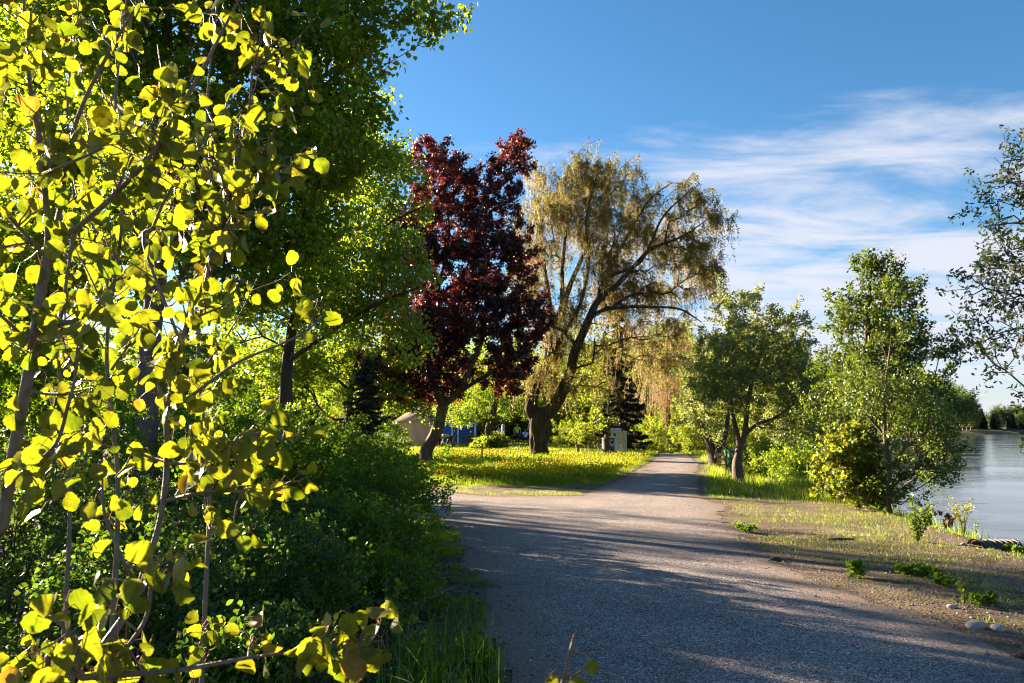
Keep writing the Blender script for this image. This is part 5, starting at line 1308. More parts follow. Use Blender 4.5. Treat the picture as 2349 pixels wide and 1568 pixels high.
M['box_blue'] = mat('box_blue', (0.30, 0.38, 0.43), .5, var=.12, scale=5)
M['box_cream'] = mat('box_cream', (0.42, 0.36, 0.22), .55, var=.1, scale=5)
M['box_edge'] = mat('box_edge', (0.5, 0.55, 0.58), .5, var=.1)
M['concrete'] = mat('concrete', (0.24, 0.20, 0.18), .9, var=.3, scale=9, bump=.5)
M['black'] = mat('black', (0.018, 0.015, 0.016), .45, var=.35, scale=4)
M['steel'] = mat('steel', (0.25, 0.25, 0.26), .4, metal=.7)
M['rust'] = mat('rust', (0.14, 0.06, 0.035), .8, var=.4, scale=20)
M['green'] = mat('green', (0.012, 0.13, 0.075), .4, var=.2, scale=5)
M['pipe'] = mat('pipe', (0.075, 0.045, 0.042), .5, var=.25, scale=6)
M['parasol'] = mat('parasol', (0.42, 0.25, 0.30), .8, var=.15)
M['stone'] = mat('stone', (0.30, 0.27, 0.25), .85, var=.25, scale=14, bump=.4)
M['skin'] = mat('skin', (0.48, 0.27, 0.2), .55, var=.06)
M['hair_brown'] = mat('hair_brown', (0.09, 0.05, 0.03), .6, var=.3, scale=60)
M['hair_grey'] = mat('hair_grey', (0.2, 0.18, 0.17), .6, var=.2, scale=60)
M['hivis'] = mat('hivis', (0.45, 0.80, 0.01), .7, var=.08)
M['shirt_white'] = mat('shirt_white', (0.62, 0.64, 0.72), .8, var=.06)
M['shirt_khaki'] = mat('shirt_khaki', (0.33, 0.32, 0.17), .85, var=.12)
M['shirt_teal'] = mat('shirt_teal', (0.02, 0.09, 0.14), .8, var=.1)
M['red'] = mat('red', (0.42, 0.02, 0.04), .8, var=.1)
M['cap_blue'] = mat('cap_blue', (0.02, 0.05, 0.3), .8, var=.1)
M['navy'] = mat('navy', (0.02, 0.025, 0.06), .8, var=.2)
M['trouser_black'] = mat('trouser_black', (0.018, 0.016, 0.018), .85, var=.2)
M['shoe'] = mat('shoe', (0.5, 0.48, 0.45), .7)
def zg(x, y): return float(hgt(x, y))

# utility cabinets on their plinths
Yc = 43.0
x = XG(1413, Yc); z = zg(x, Yc)
c = empty('utility_cabinet', (x, Yc, z), 'tall pale blue utility cabinet on a concrete plinth behind the black tank', 'cabinet', rz=math.radians(-22))
MB().box((0, 0, .92 + .16), (.62, .46, 1.62), bev=.012).obj('body', M['box_blue'], c)
MB().box((0, 0, 1.925), (.68, .52, .06), bev=.01).obj('roof', M['box_edge'], c)
dr = MB().box((0, -.241, 1.08), (.52, .02, 1.5), bev=.006).obj('door', M['box_blue'], c)
MB().box((-.03, -.262, 1.50), (.16, .02, .2), bev=.004).obj('meter_window', M['glass_dark'], dr)
MB().box((-.17, -.262, 1.70), (.02, .02, .34)).obj('handle', M['steel'], dr)
MB().box((0, 0, .13), (.52, .38, .30)).obj('plinth', M['concrete'], c); c.scale = (.78, .8, .8)
x2 = XG(1427.5, Yc - .15); 
c = empty('utility_cabinet', (x2, Yc - .15, zg(x2, Yc)), 'shorter cream utility cabinet with a sticker beside the tall blue one', 'cabinet', rz=math.radians(-24))
MB().box((0, 0, 1.02), (.62, .4, 1.36), bev=.012).obj('body', M['box_cream'], c)
MB().box((0, 0, 1.725), (.68, .46, .05), bev=.008).obj('roof', M['box_edge'], c)
dr = MB().box((-.06, -.211, 1.05), (.44, .02, 1.24), bev=.006).obj('door', M['box_cream'], c)
st_ = MB().box((-.05, -.228, .74), (.2, .012, .2)).obj('sticker', M['white'], dr)
MB().box((-.05, -.238, .75), (.035, .008, .15), ry=.6).obj('sticker_mark', M['navy'], st_)
MB().box((-.05, -.226, .50), (.3, .012, .14)).obj('plate', M['box_edge'], dr)
MB().box((.2, -.226, 1.15), (.03, .02, .2)).obj('handle', M['black'], dr)
MB().box((.12, .1, .17), (.3, .28, .36)).obj('plinth', M['black'], c); c.scale = (.74, .8, .8)
# black tank with graffiti
Yt = 41.5
x = XG(1395, Yt); z = zg(x, Yt)
c = empty('black_tank', (x, Yt, z), 'dented black cylindrical tank with white graffiti standing on a slab', 'tank')
MB().lathe([(.46, .0), (.50, .03), (.52, .3), (.505, .8), (.52, 1.28), (.525, 1.31), (.50, 1.33), (.0, 1.35)]).obj('body', M['black'], c, True)
MB().box((-.1, 0, 1.42), (.34, .3, .16), ry=.25, bev=.01).cyl((-.1, 0, 1.3), (-.1, 0, 1.45), .1, n=12).obj('hatch', M['black'], c)
MB().box((-.34, -.36, .22), (.2, .06, .40), rz=-.7, ry=.15, bev=.01).obj('torn_sheet', M['concrete'], c)
def graf(strokes, R, cx, cz, w):
    V, F = [], []; rg = np.random.RandomState(0)
    for s_ in strokes:
        q = []
        for (a, b_) in s_:
            th = (cx + a) / R; q.append((R * math.sin(th), -R * math.cos(th), cz + b_, w))
        q = smooth_line(q, .012); sweep(q, 6, 0, rg, V, F)
    return V, F
arc = [(.13 * math.cos(t), .13 * math.sin(t) + .12) for t in np.linspace(.7, 3.9, 9)]
V, F = graf([arc, [(-.03, .30), (.06, .30)], [(-.17, .0), (-.06, .02)], [(-.12, .01), (-.12, -.16)], [(-.04, -.04), (-.07, -.10), (-.03, -.16), (.01, -.1), (-.02, -.03)], [(.04, -.16), (.05, -.05)], [(.05, -.07), (.09, -.03), (.12, -.08), (.12, -.17)], [(.24, .02), (.17, -.03), (.17, -.12), (.24, -.16)], [(.17, -.07), (.23, -.06)]], .522, .20, .92, .013)
mesh_np('graffiti', np.concatenate(V), merge(F), M['white'], c, smooth=True); c.scale = (.68, .68, .79)
# slab, wheel rim, small metal frame, post
x = XG(1352, 42)
o = MB().box((0, 0, .02), (2.9, 1.3, .08), bev=.01).obj('stone_slab', M['concrete']); o.location = (x, 42, zg(x, 42)); tag(o, 'cracked low concrete slab under the black tank', 'slab')
x = XG(1409, 41.0)
c = empty('hose_reel', (x, 40.9, zg(x, 41)), 'small rusty wheel leaning against the foot of the black tank', 'wheel')
MB().cyl((0, -.03, .17), (0, .03, .17), .17, n=20).obj('rim', M['rust'], c)
MB().cyl((0, -.045, .17), (0, .045, .17), .06, n=12).obj('hub', M['steel'], c)
x = XG(1361, 41.8)
c = empty('metal_trestle', (x, 41.8, zg(x, 41.8) + .06), 'low metal frame with a board on top beside the black tank', 'trestle')
for sx in (-.33, .33): MB().cyl((sx, 0, 0), (sx, 0, .72), .018, n=8).obj('leg', M['steel'], c)
MB().cyl((-.33, 0, .30), (.33, 0, .30), .015, n=8).obj('crossbar', M['steel'], c)
MB().box((0, 0, .735), (.8, .3, .04), bev=.005).obj('board', M['wood_grey'], c); c.scale = (.85, .8, .7)
x = XG(1325.5, 42)
c = empty('wooden_post', (x, 42, zg(x, 42)), 'short square grey post with a wider cap on the lawn', 'post')
MB().box((0, 0, .4), (.16, .16, .8), bev=.01).obj('shaft', M['wood_grey'], c)
MB().box((0, 0, .93), (.3, .22, .26), bev=.015).obj('cap', M['wood_grey'], c); c.scale = (.8, .8, .65)
# rusty stake in the lawn
x = XG(1106, 34.5); o = MB().box((0, 0, .42), (.06, .06, .92), ry=.02).obj('metal_stake', M['rust']); o.location = (x, 34.5, zg(x, 34.5)); tag(o, 'thin rusty stake standing in the dandelions', 'stake')

# bench and litter bin by the round tree
Yb = 31.5; x = XG(1664, Yb)
c = empty('park_bench', (x, Yb, zg(x, Yb)), 'honey-coloured wooden bench seen end on beside the green litter bin', 'bench', rz=math.radians(62))
for k, (yy, zz) in enumerate(((-.2, .44), (-.07, .45), (.06, .45), (.19, .44))): pass
MB().box((0, -.2, .44), (1.5, .11, .035), bev=.005).box((0, -.07, .45), (1.5, .11, .035), bev=.005).box((0, .06, .45), (1.5, .11, .035), bev=.005).obj('seat', M['wood_honey'], c)
MB().box((0, .20, .62), (1.5, .03, .11), rx=-.18, bev=.005).box((0, .235, .82), (1.5, .03, .14), rx=-.18, bev=.005).obj('backrest', M['wood_honey'], c)
for sx in (-.62, .62):
    MB().box((sx, -.2, .21), (.07, .07, .43), bev=.004).obj('leg', M['wood_honey'], c)
    MB().box((sx, .17, .44), (.07, .06, .9), rx=-.14, bev=.004).obj('leg', M['wood_honey'], c)
Yl = 30.8; x = XG(1676, Yl)
c = empty('litter_bin', (x, Yl, zg(x, Yl)), 'dark green cylindrical litter bin with a grey sticker against the round tree trunk', 'litter bin')
MB().lathe([(.0, .04), (.15, .04), (.155, .06), (.165, 1.06), (.175, 1.07), (.175, 1.11), (.15, 1.115), (.145, 1.0)]).obj('body', M['green'], c, True)
MB().box((-.21, .05, .56), (.07, .1, 1.12), bev=.01).obj('post', M['green'], c)
MB().lathe([(.172, .80), (.174, .96)], n=48).obj('band', M['green'], c, True)
V, F = [], []
th = np.linspace(-1.9, -1.15, 9); v = np.array([(.172 * math.cos(t), .172 * math.sin(t), zz) for zz in (.84, .98) for t in th]); i = np.arange(8)
mesh_np('sticker', v * np.array((1.02, 1.02, 1)), [np.stack([i, i + 1, i + 10, i + 9], -1)], M['stone'], c)

# bench with woman and child far down the path
Yw = 78.0; xw = XG(1449, Yw); zw = zg(xw, Yw)
c = empty('park_bench', (xw - .05, Yw, zw), 'grey wooden bench at the far end of the path with the seated woman', 'bench', rz=math.radians(90))
MB().box((0, -.25, .44), (1.5, .5, .05), bev=.005).obj('seat', M['wood_grey'], c)
MB().box((0, .09, .72), (1.5, .04, .5), rx=-.2, bev=.005).obj('backrest', M['wood_grey'], c)
for sx in (-.7, .7): MB().box((sx, -.4, .21), (.09, .08, .42)).obj('leg', M['wood_grey'], c); MB().box((sx, .02, .45), (.09, .08, .9), rx=-.12).obj('leg', M['wood_grey'], c)
o = MB().ball((0, 0, .35), .48, (.62, .6, .9), noise=.05, seed=3).obj('boulder', M['stone'], None, True); xb_ = XG(1467, Yw - .5); o.location = (xb_, Yw - .5, zg(xb_, Yw - .5) - .04); tag(o, 'grey boulder standing in front of the far bench', 'boulder')

# canvas pavilion tent
Y0 = 62.0; x0 = XG(911, Y0); x1 = XG(981, Y0); w_ = x1 - x0 + 1.2; zt = zg(x0, Y0)
c = empty('canvas_tent', ((x0 + x1) / 2 + .5, Y0, zt), 'beige canvas pavilion tent with straight side walls behind the maple trunk', 'tent', rz=math.radians(4))
def cloth(wd, hh, y, nx=40, nz=16, seed=0, amp=.05):
    xs_ = np.linspace(-wd / 2, wd / 2, nx); zs_ = np.linspace(0.02, hh, nz); XX, ZZ = np.meshgrid(xs_, zs_)
    YY = y + amp * (fbm(XX, ZZ, .9, 3, seed) - .5) * 2 + .03 * np.sin(XX * 7 + ZZ * 3)
    i_ = np.arange(nx * nz).reshape(nz, nx)
    return np.stack([XX, YY, ZZ], -1).reshape(-1, 3), np.stack([i_[:-1, :-1], i_[:-1, 1:], i_[1:, 1:], i_[1:, :-1]], -1).reshape(-1, 4)
v, f = cloth(w_, 2.1, -1.9); mesh_np('front_wall', v, [f], M['tent'], c, smooth=True)
v, f = cloth(w_, 2.1, 1.9, seed=3); mesh_np('rear_wall', v, [f], M['tent'], c, smooth=True)
for sx in (-1, 1):
    v, f = cloth(3.8, 2.1, 0, seed=5); v = np.stack([v[:, 1] + sx * w_ / 2, v[:, 0], v[:, 2]], -1); mesh_np('side_wall', v, [f], M['tent'], c, smooth=True)
h_ = w_ / 2 + .03
rv = np.array([(-h_, -1.97, 2.12), (h_, -1.97, 2.12), (h_, 1.97, 2.12), (-h_, 1.97, 2.12), (-h_, -1.97, 2.0), (h_, -1.97, 2.0), (h_, 1.97, 2.0), (-h_, 1.97, 2.0), (-.5, 0, 3.2), (.5, 0, 3.2)])
mesh_np('roof', rv, [np.array([(0, 4, 5, 1), (1, 5, 6, 2), (2, 6, 7, 3), (3, 7, 4, 0), (0, 1, 9, 8), (2, 3, 8, 9)]), np.array([(1, 2, 9), (3, 0, 8)])], M['tent'], c)
for sx in (-1, 1): MB().cyl((sx * (w_ / 2 + .04), -1.98, 0), (sx * (w_ / 2 + .04), -1.98, 2.1), .035, n=8).obj('pole', M['white'], c)
MB().box((0, -2.5, .04), (w_ + 3, .25, .09)).obj('plank', M['wood_grey'], c)
# white parked car mostly hidden by the spruce
xc_ = XG(886, 66); c = empty('parked_car', (xc_, 66, zg(xc_, 66)), 'pale parked car half hidden between the spruce and the tent', 'car', rz=math.radians(80))
prof = [(-2.1, .35), (-2.15, .75), (-1.9, .95), (-1.2, 1.0), (-.6, 1.45), (.9, 1.5), (1.7, 1.0), (2.1, .9), (2.15, .4)]
q = MB().prism(prof, 1.7); 
for v in q.bm.verts: v.co.y -= .85; v.co.y *= (.86 if v.co.z > 1.2 else 1)
q.obj('body', M['white'], c)
for sy in (-1, 1): MB().prism([(-1.05, 1.02), (-.55, 1.38), (.8, 1.42), (1.45, 1.02)], .02).obj('window', M['glass_dark'], c).location = (0, sy * .83 - .01, 0)
for sx in (-1.3, 1.3):
    for sy in (-.8, .8):
        w__ = MB().cyl((sx, sy - .1, .32), (sx, sy + .1, .32), .32, n=20).obj('wheel', M['black'], c)
        MB().cyl((sx, sy - .11, .32), (sx, sy + .11, .32), .18, n=14).obj('rim', M['steel'], w__)
# blue cabin
Yh = 70.0; xa, xb2 = XG(1016, Yh), XG(1092, Yh); wd = xb2 - xa; zt = zg(xa, Yh)
c = empty('blue_cabin', ((xa + xb2) / 2, Yh, zt), 'small bright blue boarded cabin with white corner boards behind the lawn', 'cabin')
q = MB()
for k in range(12): q.box((0, .0, .12 + k * .22), (wd, 3.0, .215), rx=0); 
q.obj('wall', M['blue'], c)
q = MB()
for k in range(12): q.box((.9 * wd / 2, -1.52, .12 + k * .22), (.0 + wd * .5, .05, .17), rx=.12)
for v in q.bm.verts: v.co.x -= wd * .2
q.obj('boarding', M['blue'], c)
for sx in (-wd / 2, -wd * .18, -.03, wd / 2): MB().box((sx, -1.56, 1.35), (.16, .1, 2.7)).obj('corner_board', M['white'], c)
q = MB().prism([(-wd / 2 - .3, 2.74), (0, 4.0), (wd / 2 + .3, 2.74), (wd / 2 + .3, 2.66), (-wd / 2 - .3, 2.66)], 3.6); 
for v in q.bm.verts: v.co.y -= 1.8
q.obj('roof', M['wood_grey'], c)
f_ = MB().box((-wd * .34, -1.555, 1.1), (.9, .06, 2.0)).obj('door', M['blue'], c); MB().box((-wd * .34 + .35, -1.60, 1.0), (.05, .05, .15)).obj('handle', M['steel'], f_)
# stacked white boxes, brown crate, fence like counter
xk = XG(1101, 60)
for k, (dz, ww, lb) in enumerate(((.0, 1.5, 'lower long white crate beside the mid-lawn linden'), (.46, 1.4, 'upper white crate stacked on the long one'))):
    o = MB().box((0, 0, .21), (ww, .6, .42), bev=.02).obj('white_crate', M['white']); o.location = (xk + k * .03, 60, zg(xk, 60) + dz - k * .02); tag(o, lb, 'crate', 'white crates beside the linden')
xk = XG(1076, 59); c = empty('wheeled_bin', (xk, 59, zg(xk, 59)), 'brown wheeled rubbish bin with a green lid beside the timber counter', 'bin', rz=.3)
MB().box((0, 0, .5), (.55, .6, .9), bev=.03).obj('body', M['wood_dark'], c); MB().box((0, 0, .99), (.62, .66, .09), bev=.02, ry=.04).obj('lid', M['green'], c)
for sx in (-.25, .25): MB().cyl((sx - .04, .3, .1), (sx + .04, .3, .1), .1, n=12).obj('wheel', M['black'], c)
xk = XG(1050, 60); c = empty('timber_counter', (xk, 60, zg(xk, 60)), 'rough grey timber counter in front of the blue cabin', 'counter')
MB().box((0, 0, .92), (3.0, .7, .07), bev=.01).obj('top', M['wood_grey'], c)
for k in range(6): MB().box((-1.4 + k * .56, -.25, .45), (.14, .1, .89)).obj('leg', M['wood_grey'], c)
MB().box((-1.35, 0, .55), (.3, .6, 1.1), bev=.02).obj('end_panel', M['concrete'], c)
# parasol (closed), picnic table on a low deck
Yp = 64.0; xp = XG(1199, Yp); zp = zg(xp, Yp)
o = MB().box((0, 0, .08), (5.4, 2.8, .18), bev=.01).obj('low_deck', M['wood_grey']); o.location = (XG(1206, Yp), Yp, zp); tag(o, 'low grey timber deck under the picnic table', 'deck')
zd = zp + .17
c = empty('picnic_table', (XG(1209, Yp), Yp, zd), 'dark brown picnic table with benches where the people sit', 'picnic table')
q = MB()
for k in range(5): q.box((0, -.34 + k * .17, .74), (2.6, .15, .045), bev=.004)
q.obj('tabletop', M['wood_dark'], c)
for sy in (-.72, .72): MB().box((0, sy - .07, .44), (2.6, .13, .045)).box((0, sy + .08, .44), (2.6, .13, .045)).obj('bench_seat', M['wood_dark'], c)
for sx in (-1.25, 1.25):
    MB().box((sx, -.45, .38), (.07, .09, .78), rx=-.42).obj('leg', M['wood_dark'], c); MB().box((sx, .45, .38), (.07, .09, .78), rx=.42).obj('leg', M['wood_dark'], c)
    MB().box((sx * .96, 0, .40), (.06, 1.6, .09)).obj('crossbeam', M['wood_dark'], c)
c = empty('closed_parasol', (XG(1220, Yp + .6), Yp + 1.4, zd), 'closed dusty pink parasol standing beside the willow trunk', 'parasol')
MB().cyl((0, 0, 0), (0, 0, 2.7), .025, n=8).obj('pole', M['white'], c)
q = MB(); pr_ = [(.03, 2.65), (.10, 2.3), (.2, 1.7), (.34, 1.2), (.30, 1.15)]
rings = [[q.bm.verts.new((r * (1 + (.25 if k % 2 else -.15)) * math.cos(k / 16 * 6.283), r * (1 + (.25 if k % 2 else -.15)) * math.sin(k / 16 * 6.283), z_)) for k in range(16)] for r, z_ in pr_]
for a, b_ in zip(rings, rings[1:]):
    for k in range(16): q.bm.faces.new((a[k], a[(k + 1) % 16], b_[(k + 1) % 16], b_[k]))
q.obj('canopy', M['parasol'], c)
MB().cyl((0, 0, 0), (0, 0, .12), .28, .24, n=16).obj('base', M['concrete'], c)
for k, (u, Yq, hq) in enumerate(((1154, 58, 1.75), (1144.5, 62, 1.5))):
    xq = XG(u, Yq); o = MB().cyl((0, 0, -.1), (.02, 0, hq), .16, .13, n=12).ball((.02, 0, hq), .14, (1, 1, .9), noise=.03).obj('carved_post', mat('post_paint', (.4, .38, .38), .8, var=.6, scale=5), None, True); o.location = (xq, Yq, zg(xq, Yq)); tag(o, ('pale weathered carved post beside the picnic deck', 'darker weathered carved post nearer the crates')[k], 'post', 'carved posts')
xk = XG(1191, Yp - .8); o = MB().ball((0, 0, .2), .22, (1.1, .6, 1.0), noise=.05).obj('backpack', M['navy']); o.location = (XG(1196, Yp), Yp - .72, zd + .47); tag(o, 'dark backpack on the picnic bench between the two people', 'backpack')
xk = XG(1248, 66); c = empty('wooden_stand', (xk, 66, zg(xk, 66)), 'dark wooden stand showing past the willow trunk', 'stand')
for sx in (-.25, .25): MB().box((sx, 0, .55), (.16, .16, 1.1)).obj('leg', M['wood_dark'], c)
MB().box((0, 0, 1.15), (.8, .3, .12)).obj('top', M['wood_dark'], c)

# drain pipe through the bank
P1 = W(2328, 1246, 10.6); rp_ = .27
c = empty('drain_pipe', (P1[0], P1[1], P1[2] - rp_ + .05), 'ribbed brown plastic drain pipe poking out of the bank toward the river', 'pipe', rz=math.radians(-3))
prof = []
for k in range(30):
    xx = -.55 + k * .55 / 29; prof.append((rp_ * (1 - (.11 if (k // 2) % 2 else 0)), xx))
q = MB().lathe(prof + [(rp_ * .84, 0.001), (rp_ * .84, -.5)], n=40)
for v in q.bm.verts: v.co = Vector((v.co.z, v.co.y, v.co.x))
q.obj('ribbed_wall', M['pipe'], c, False)
q = MB().lathe([(rp_ * 1.0, .003), (rp_ * 1.0, .012), (rp_ * .84, .012)], n=40)
for v in q.bm.verts: v.co = Vector((v.co.z, v.co.y, v.co.x))
q.obj('rim', M['black'], c, True)

# stones, clod, bark
def stone(name, label, cat, u, v, r, sc, seed, mt='stone'):
    x_, y_ = at(u, v); o = MB().ball((0, 0, r * sc[2] * .45), r, sc, noise=.05, seed=seed).obj(name, M[mt], None, True); o.location = (x_, y_, zg(x_, y_)); tag(o, label, cat)
M['clod'] = mat('clod', (.05, .035, .028), .95, var=.4, scale=30, bump=1, bscale=60)
stone('round_stone', 'long smooth grey stone lying in the dirt at the lower right', 'stone', 2240, 1440, .062, (1.5, .9, .6), 1)
stone('round_stone', 'round grey stone beside the long one', 'stone', 2288, 1447, .055, (1, .9, .7), 2)
stone('earth_clod', 'dark earth clod on the edge of the asphalt', 'clod', 1778, 1287, .045, (1.8, 1, .8), 3, 'clod')
stone('bark_piece', 'dark piece of bark near the right edge', 'bark', 2345, 1510, .05, (1.8, .8, .5), 4, 'clod')
stone('small_stone', 'small angular pinkish stone below the flowering stalks', 'stone', 2185, 1392, .04, (1.4, .8, .5), 5)
stone('small_stone', 'small grey stone on the bank near the drain pipe', 'stone', 2210, 1249, .03, (1.2, 1, .7), 6)
stone('driftwood', 'thin dark stick lying flat in the dirt below the alder', 'stick', 1930, 1238, .09, (2.4, .35, .18), 7, 'clod')

# ------------------------------------------------------------------ people
def skin_obj(name, pts, edges, material, parent, sub=1):
    """pts: {key: (x, y, z, r)}; a skinned figure grown over the joints"""
    ks = list(pts); me = bpy.data.meshes.new(name)
    me.from_pydata([pts[k_][:3] for k_ in ks], [(ks.index(a), ks.index(b_)) for a, b_ in edges], [])
    me.materials.append(material); o = bpy.data.objects.new(name, me); COL.objects.link(o)
    o.modifiers.new('skin', 'SKIN').use_smooth_shade = True
    for i, k_ in enumerate(ks):
        r = pts[k_][3]; me.skin_vertices[0].data[i].radius = (r, r) if np.isscalar(r) else r
    me.skin_vertices[0].data[0].use_root = True
    sb = o.modifiers.new('sub', 'SUBSURF'); sb.levels = sb.render_levels = sub
    o.parent = parent; return o
def person(label, loc, rz, J, top, bottom, hair, shoe, sleeves='short', legs='long', cap=None, scale=1.0, hairlen=.0):
    """J: joints pelvis, chest, neck, head, shoulder/elbow/wrist L R, hip/knee/ankle/toe L R"""
    root = empty('person', loc, label, 'person', rz=rz); root.scale = (scale,) * 3
    r = dict(pelvis=.13, waist=.125, chest=.15, neck=.055, headb=.07, head=.10, crownp=.06)
    p = {}
    p['pelvis'] = (*J['pelvis'], (.15, .11))
    mid = [(a + b_) / 2 for a, b_ in zip(J['pelvis'], J['chest'])]; p['waist'] = (*mid, (.14, .10)); p['chest'] = (*J['chest'], (.17, .12)); p['neck'] = (*J['neck'], .058)
    hd = np.array(J['head']); nk = np.array(J['neck']); u_ = norm((hd - nk)[None])[0]
    p['jaw'] = (*(nk + u_ * .09), .068); p['head'] = (*hd, .092); p['top'] = (*(hd + u_ * .085), .055)
    E_ = [('pelvis', 'waist'), ('waist', 'chest'), ('chest', 'neck'), ('neck', 'jaw'), ('jaw', 'head'), ('head', 'top')]
    for s_ in 'LR':
        p['sh' + s_] = (*J['sh' + s_], .065); p['el' + s_] = (*J['el' + s_], .043); p['wr' + s_] = (*J['wr' + s_], .028)
        d = norm((np.array(J['wr' + s_]) - np.array(J['el' + s_]))[None])[0]; w_h = np.array(J['wr' + s_])
        p['pa' + s_] = (*(w_h + d * .07), .036)
        E_ += [('chest', 'sh' + s_), ('sh' + s_, 'el' + s_), ('el' + s_, 'wr' + s_), ('wr' + s_, 'pa' + s_)]
        p['hi' + s_] = (*J['hi' + s_], .095); p['kn' + s_] = (*J['kn' + s_], .062); p['an' + s_] = (*J['an' + s_], .042); p['to' + s_] = (*J['to' + s_], .036)
        E_ += [('pelvis', 'hi' + s_), ('hi' + s_, 'kn' + s_), ('kn' + s_, 'an' + s_), ('an' + s_, 'to' + s_)]
    body = skin_obj('body', p, E_, M['skin'], root)
    # fingers and thumb rooted in the palm, nose and ears on the head
    V, F = [], []; rg = np.random.RandomState(1)
    face = np.array(J['face']); side = norm(np.cross(u_, face)[None])[0]
    for s_ in 'LR':
        w_h = np.array(J['wr' + s_]); d = norm((w_h - np.array(J['el' + s_]))[None])[0]; acr = norm(np.cross(d, (0.3, .9, .2))[None])[0]; cu_ = np.cross(d, acr)
        for k_, (of, ln) in enumerate(((-.027, .065), (-.009, .075), (.009, .07), (.026, .055))):
            b0 = w_h + d * .085 + acr * of
            sweep(np.array([(*b0, .009), (*(b0 + d * ln * .5 + cu_ * .008), .008), (*(b0 + d * ln * .85 + cu_ * .03), .006)]), 6, 0, rg, V, F)
        b0 = w_h + d * .03 - acr * .03; sweep(np.array([(*b0, .011), (*(b0 + d * .03 - acr * .02), .010), (*(b0 + d * .055 - acr * .022 + cu_ * .01), .007)]), 6, 0, rg, V, F)
    sweep(np.array([(*(hd + face * .085 + u_ * .01), .006), (*(hd + face * .115 - u_ * .02), .016), (*(hd + face * .095 - u_ * .03), .012)]), 6, 0, rg, V, F)
    for sg in (-1, 1): sweep(np.array([(*(hd + side * sg * .085 - u_ * .03), .010), (*(hd + side * sg * .102 + u_ * .0), .016), (*(hd + side * sg * .095 + u_ * .025), .008)]), 6, 0, rg, V, F)
    mesh_np('fingers_and_face', np.concatenate(V), merge(F), M['skin'], root, smooth=True)
    # clothes a little outside the body
    def grown(keys, k_, add=()):
        return {a: (*p[a][:3], tuple(np.array(p[a][3] if not np.isscalar(p[a][3]) else (p[a][3],) * 2) * k_)) for a in keys}
    c = grown(['chest', 'waist', 'pelvis', 'shL', 'shR'], 1.13)
    ed = [('chest', 'waist'), ('waist', 'pelvis'), ('chest', 'shL'), ('chest', 'shR')]
    for s_ in 'LR':
        a, b_ = np.array(J['sh' + s_]), np.array(J['el' + s_]); t = .6 if sleeves == 'short' else 1.0
        c['sl' + s_] = (*(a + (b_ - a) * t), .062); ed.append(('sh' + s_, 'sl' + s_))
        if sleeves == 'long':
            w2 = np.array(J['wr' + s_]); c['cf' + s_] = (*(b_ + (w2 - b_) * .92), .042); ed.append(('sl' + s_, 'cf' + s_))
    c['nk'] = (*(np.array(J['chest']) * .35 + nk * .65), .075); ed.append(('chest', 'nk'))
    skin_obj('shirt', c, ed, M[top], root)
    c = grown(['pelvis', 'hiL', 'hiR'], 1.2); ed = [('pelvis', 'hiL'), ('pelvis', 'hiR')]
    for s_ in 'LR':
        a, b_, d = (np.array(J[q_ + s_]) for q_ in ('hi', 'kn', 'an'))
        if legs == 'long': c['kn' + s_] = (*b_, .08); c['an' + s_] = (*(b_ + (d - b_) * .93), .062); ed += [('hi' + s_, 'kn' + s_), ('kn' + s_, 'an' + s_)]
        else: c['th' + s_] = (*(a + (b_ - a) * .8), .09); ed += [('hi' + s_, 'th' + s_)]
    skin_obj('trousers', c, ed, M[bottom], root)
    for s_ in 'LR':
        a, b_ = np.array(J['an' + s_]), np.array(J['to' + s_]); skin_obj('shoe', {'a': (*(a - (b_ - a) * .15), .048), 'b': (*((a + b_) / 2), .05), 'c': (*(b_ + (b_ - a) * .15), .042)}, [('a', 'b'), ('b', 'c')], M[shoe], root)
    q = MB().ball(tuple(hd - face * .018 + u_ * .028), .104, (1, 1, 1))
    bmv = [v for v in q.bm.verts if (np.array(v.co) - hd) @ face > .045 and (np.array(v.co) - hd) @ u_ < .06]
    bmesh.ops.delete(q.bm, geom=bmv, context='VERTS')
    if hairlen:
        q.ball(tuple(hd - face * .07 - u_ * hairlen * .5), .07, (1, 1, 1 + hairlen * 6))
    q.obj('hair', M[hair], root, True)
    if cap:
        q = MB().ball(tuple(hd + u_ * .035), .112, (1, 1, .95)); bmesh.ops.delete(q.bm, geom=[v for v in q.bm.verts if (np.array(v.co) - hd) @ u_ < .03], context='VERTS')
        q.cyl(tuple(hd + u_ * .045 + face * .08), tuple(hd + u_ * .052 + face * .08), .085, n=16).obj('cap', M[cap], root, True)
    return root
stand = dict(pelvis=(0, 0, .95), chest=(0, .0, 1.30), neck=(0, .0, 1.50), head=(0, -.02, 1.64), face=(0, -1, 0), shL=(-.2, 0, 1.42), elL=(-.30, .04, 1.14), wrL=(-.25, -.07, .90), shR=(.2, 0, 1.42), elR=(.31, .04, 1.15), wrR=(.24, -.08, .92),
             hiL=(-.1, 0, .88), knL=(-.11, -.01, .48), anL=(-.12, .02, .09), toL=(-.14, -.14, .04), hiR=(.1, 0, .88), knR=(.12, -.01, .48), anR=(.13, .02, .09), toR=(.16, -.14, .04))
person('person in a bright yellow-green T-shirt standing behind the picnic bench facing the camera', (XG(1186.5, Yp + .2), Yp + .25, zd), 0, stand, 'hivis', 'navy', 'hair_grey', 'shoe')
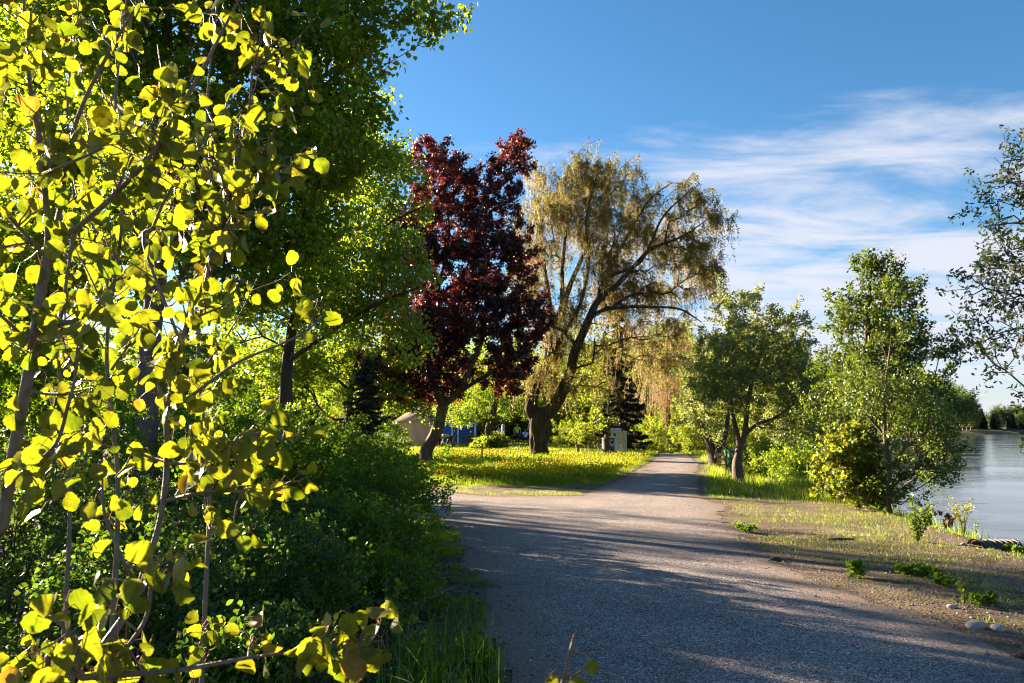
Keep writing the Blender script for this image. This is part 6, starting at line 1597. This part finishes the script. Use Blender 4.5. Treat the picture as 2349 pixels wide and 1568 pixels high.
sit = dict(pelvis=(0, 0, .55), chest=(0, .12, .92), neck=(0, .17, 1.12), head=(0, .2, 1.27), face=(0, 1, 0), shL=(-.2, .13, 1.03), elL=(-.27, .28, .82), wrL=(-.16, .5, .80), shR=(.2, .13, 1.03), elR=(.28, .28, .82), wrR=(.16, .52, .80),
           hiL=(-.11, 0, .54), knL=(-.17, .42, .53), anL=(-.19, .16, .10), toL=(-.21, .3, .05), hiR=(.11, 0, .54), knR=(.17, .42, .53), anR=(.2, .2, .10), toR=(.22, .34, .05))
person('person in white T-shirt and cap sitting on the picnic bench, back to the camera', (XG(1205, Yp), Yp - .74, zd - .04), 0, sit, 'shirt_white', 'navy', 'hair_brown', 'shoe', legs='short', cap='navy')
bend = dict(pelvis=(.18, 0, .93), chest=(-.22, 0, 1.12), neck=(-.40, 0, 1.05), head=(-.52, 0, .95), face=(-.55, 0, -.83), shL=(-.28, -.18, 1.08), elL=(-.32, -.2, .78), wrL=(-.38, -.12, .55), shR=(-.28, .18, 1.08), elR=(-.34, .2, .78), wrR=(-.42, .12, .56),
            hiL=(.16, -.1, .87), knL=(-.02, -.14, .48), anL=(-.18, -.15, .09), toL=(-.34, -.16, .04), hiR=(.18, .1, .87), knR=(.25, .14, .48), anR=(.40, .15, .09), toR=(.24, .16, .04))
xq = XG(1027, 54); person('person in khaki shirt and black trousers bending down at the timber counter', (xq, 54, zg(xq, 54)), 0, bend, 'shirt_khaki', 'trouser_black', 'hair_grey', 'shoe')
sit2 = dict(sit); sit2.update(dict(chest=(0, -.03, .92), neck=(0, -.02, 1.12), head=(0, .0, 1.27), shL=(-.18, -.02, 1.03), elL=(-.24, .10, .78), wrL=(-.14, .33, .78), shR=(.18, -.02, 1.03), elR=(.24, .1, .78), wrR=(.14, .33, .8), anL=(-.15, .5, .1), toL=(-.16, .66, .05), anR=(.15, .52, .1), toR=(.16, .68, .05)))
person('woman in a dark blue top sitting on the far bench in profile', (xw + .22, Yw - .1, zw - .02), math.radians(-90), sit2, 'shirt_teal', 'trouser_black', 'hair_brown', 'shoe', sleeves='long', hairlen=.12)
person('small child in red with a blue cap on the lap of the woman', (xw + .62, Yw - .35, zw + .42), math.radians(-90), sit2, 'red', 'navy', 'hair_brown', 'shoe', sleeves='long', cap='cap_blue', scale=.52)
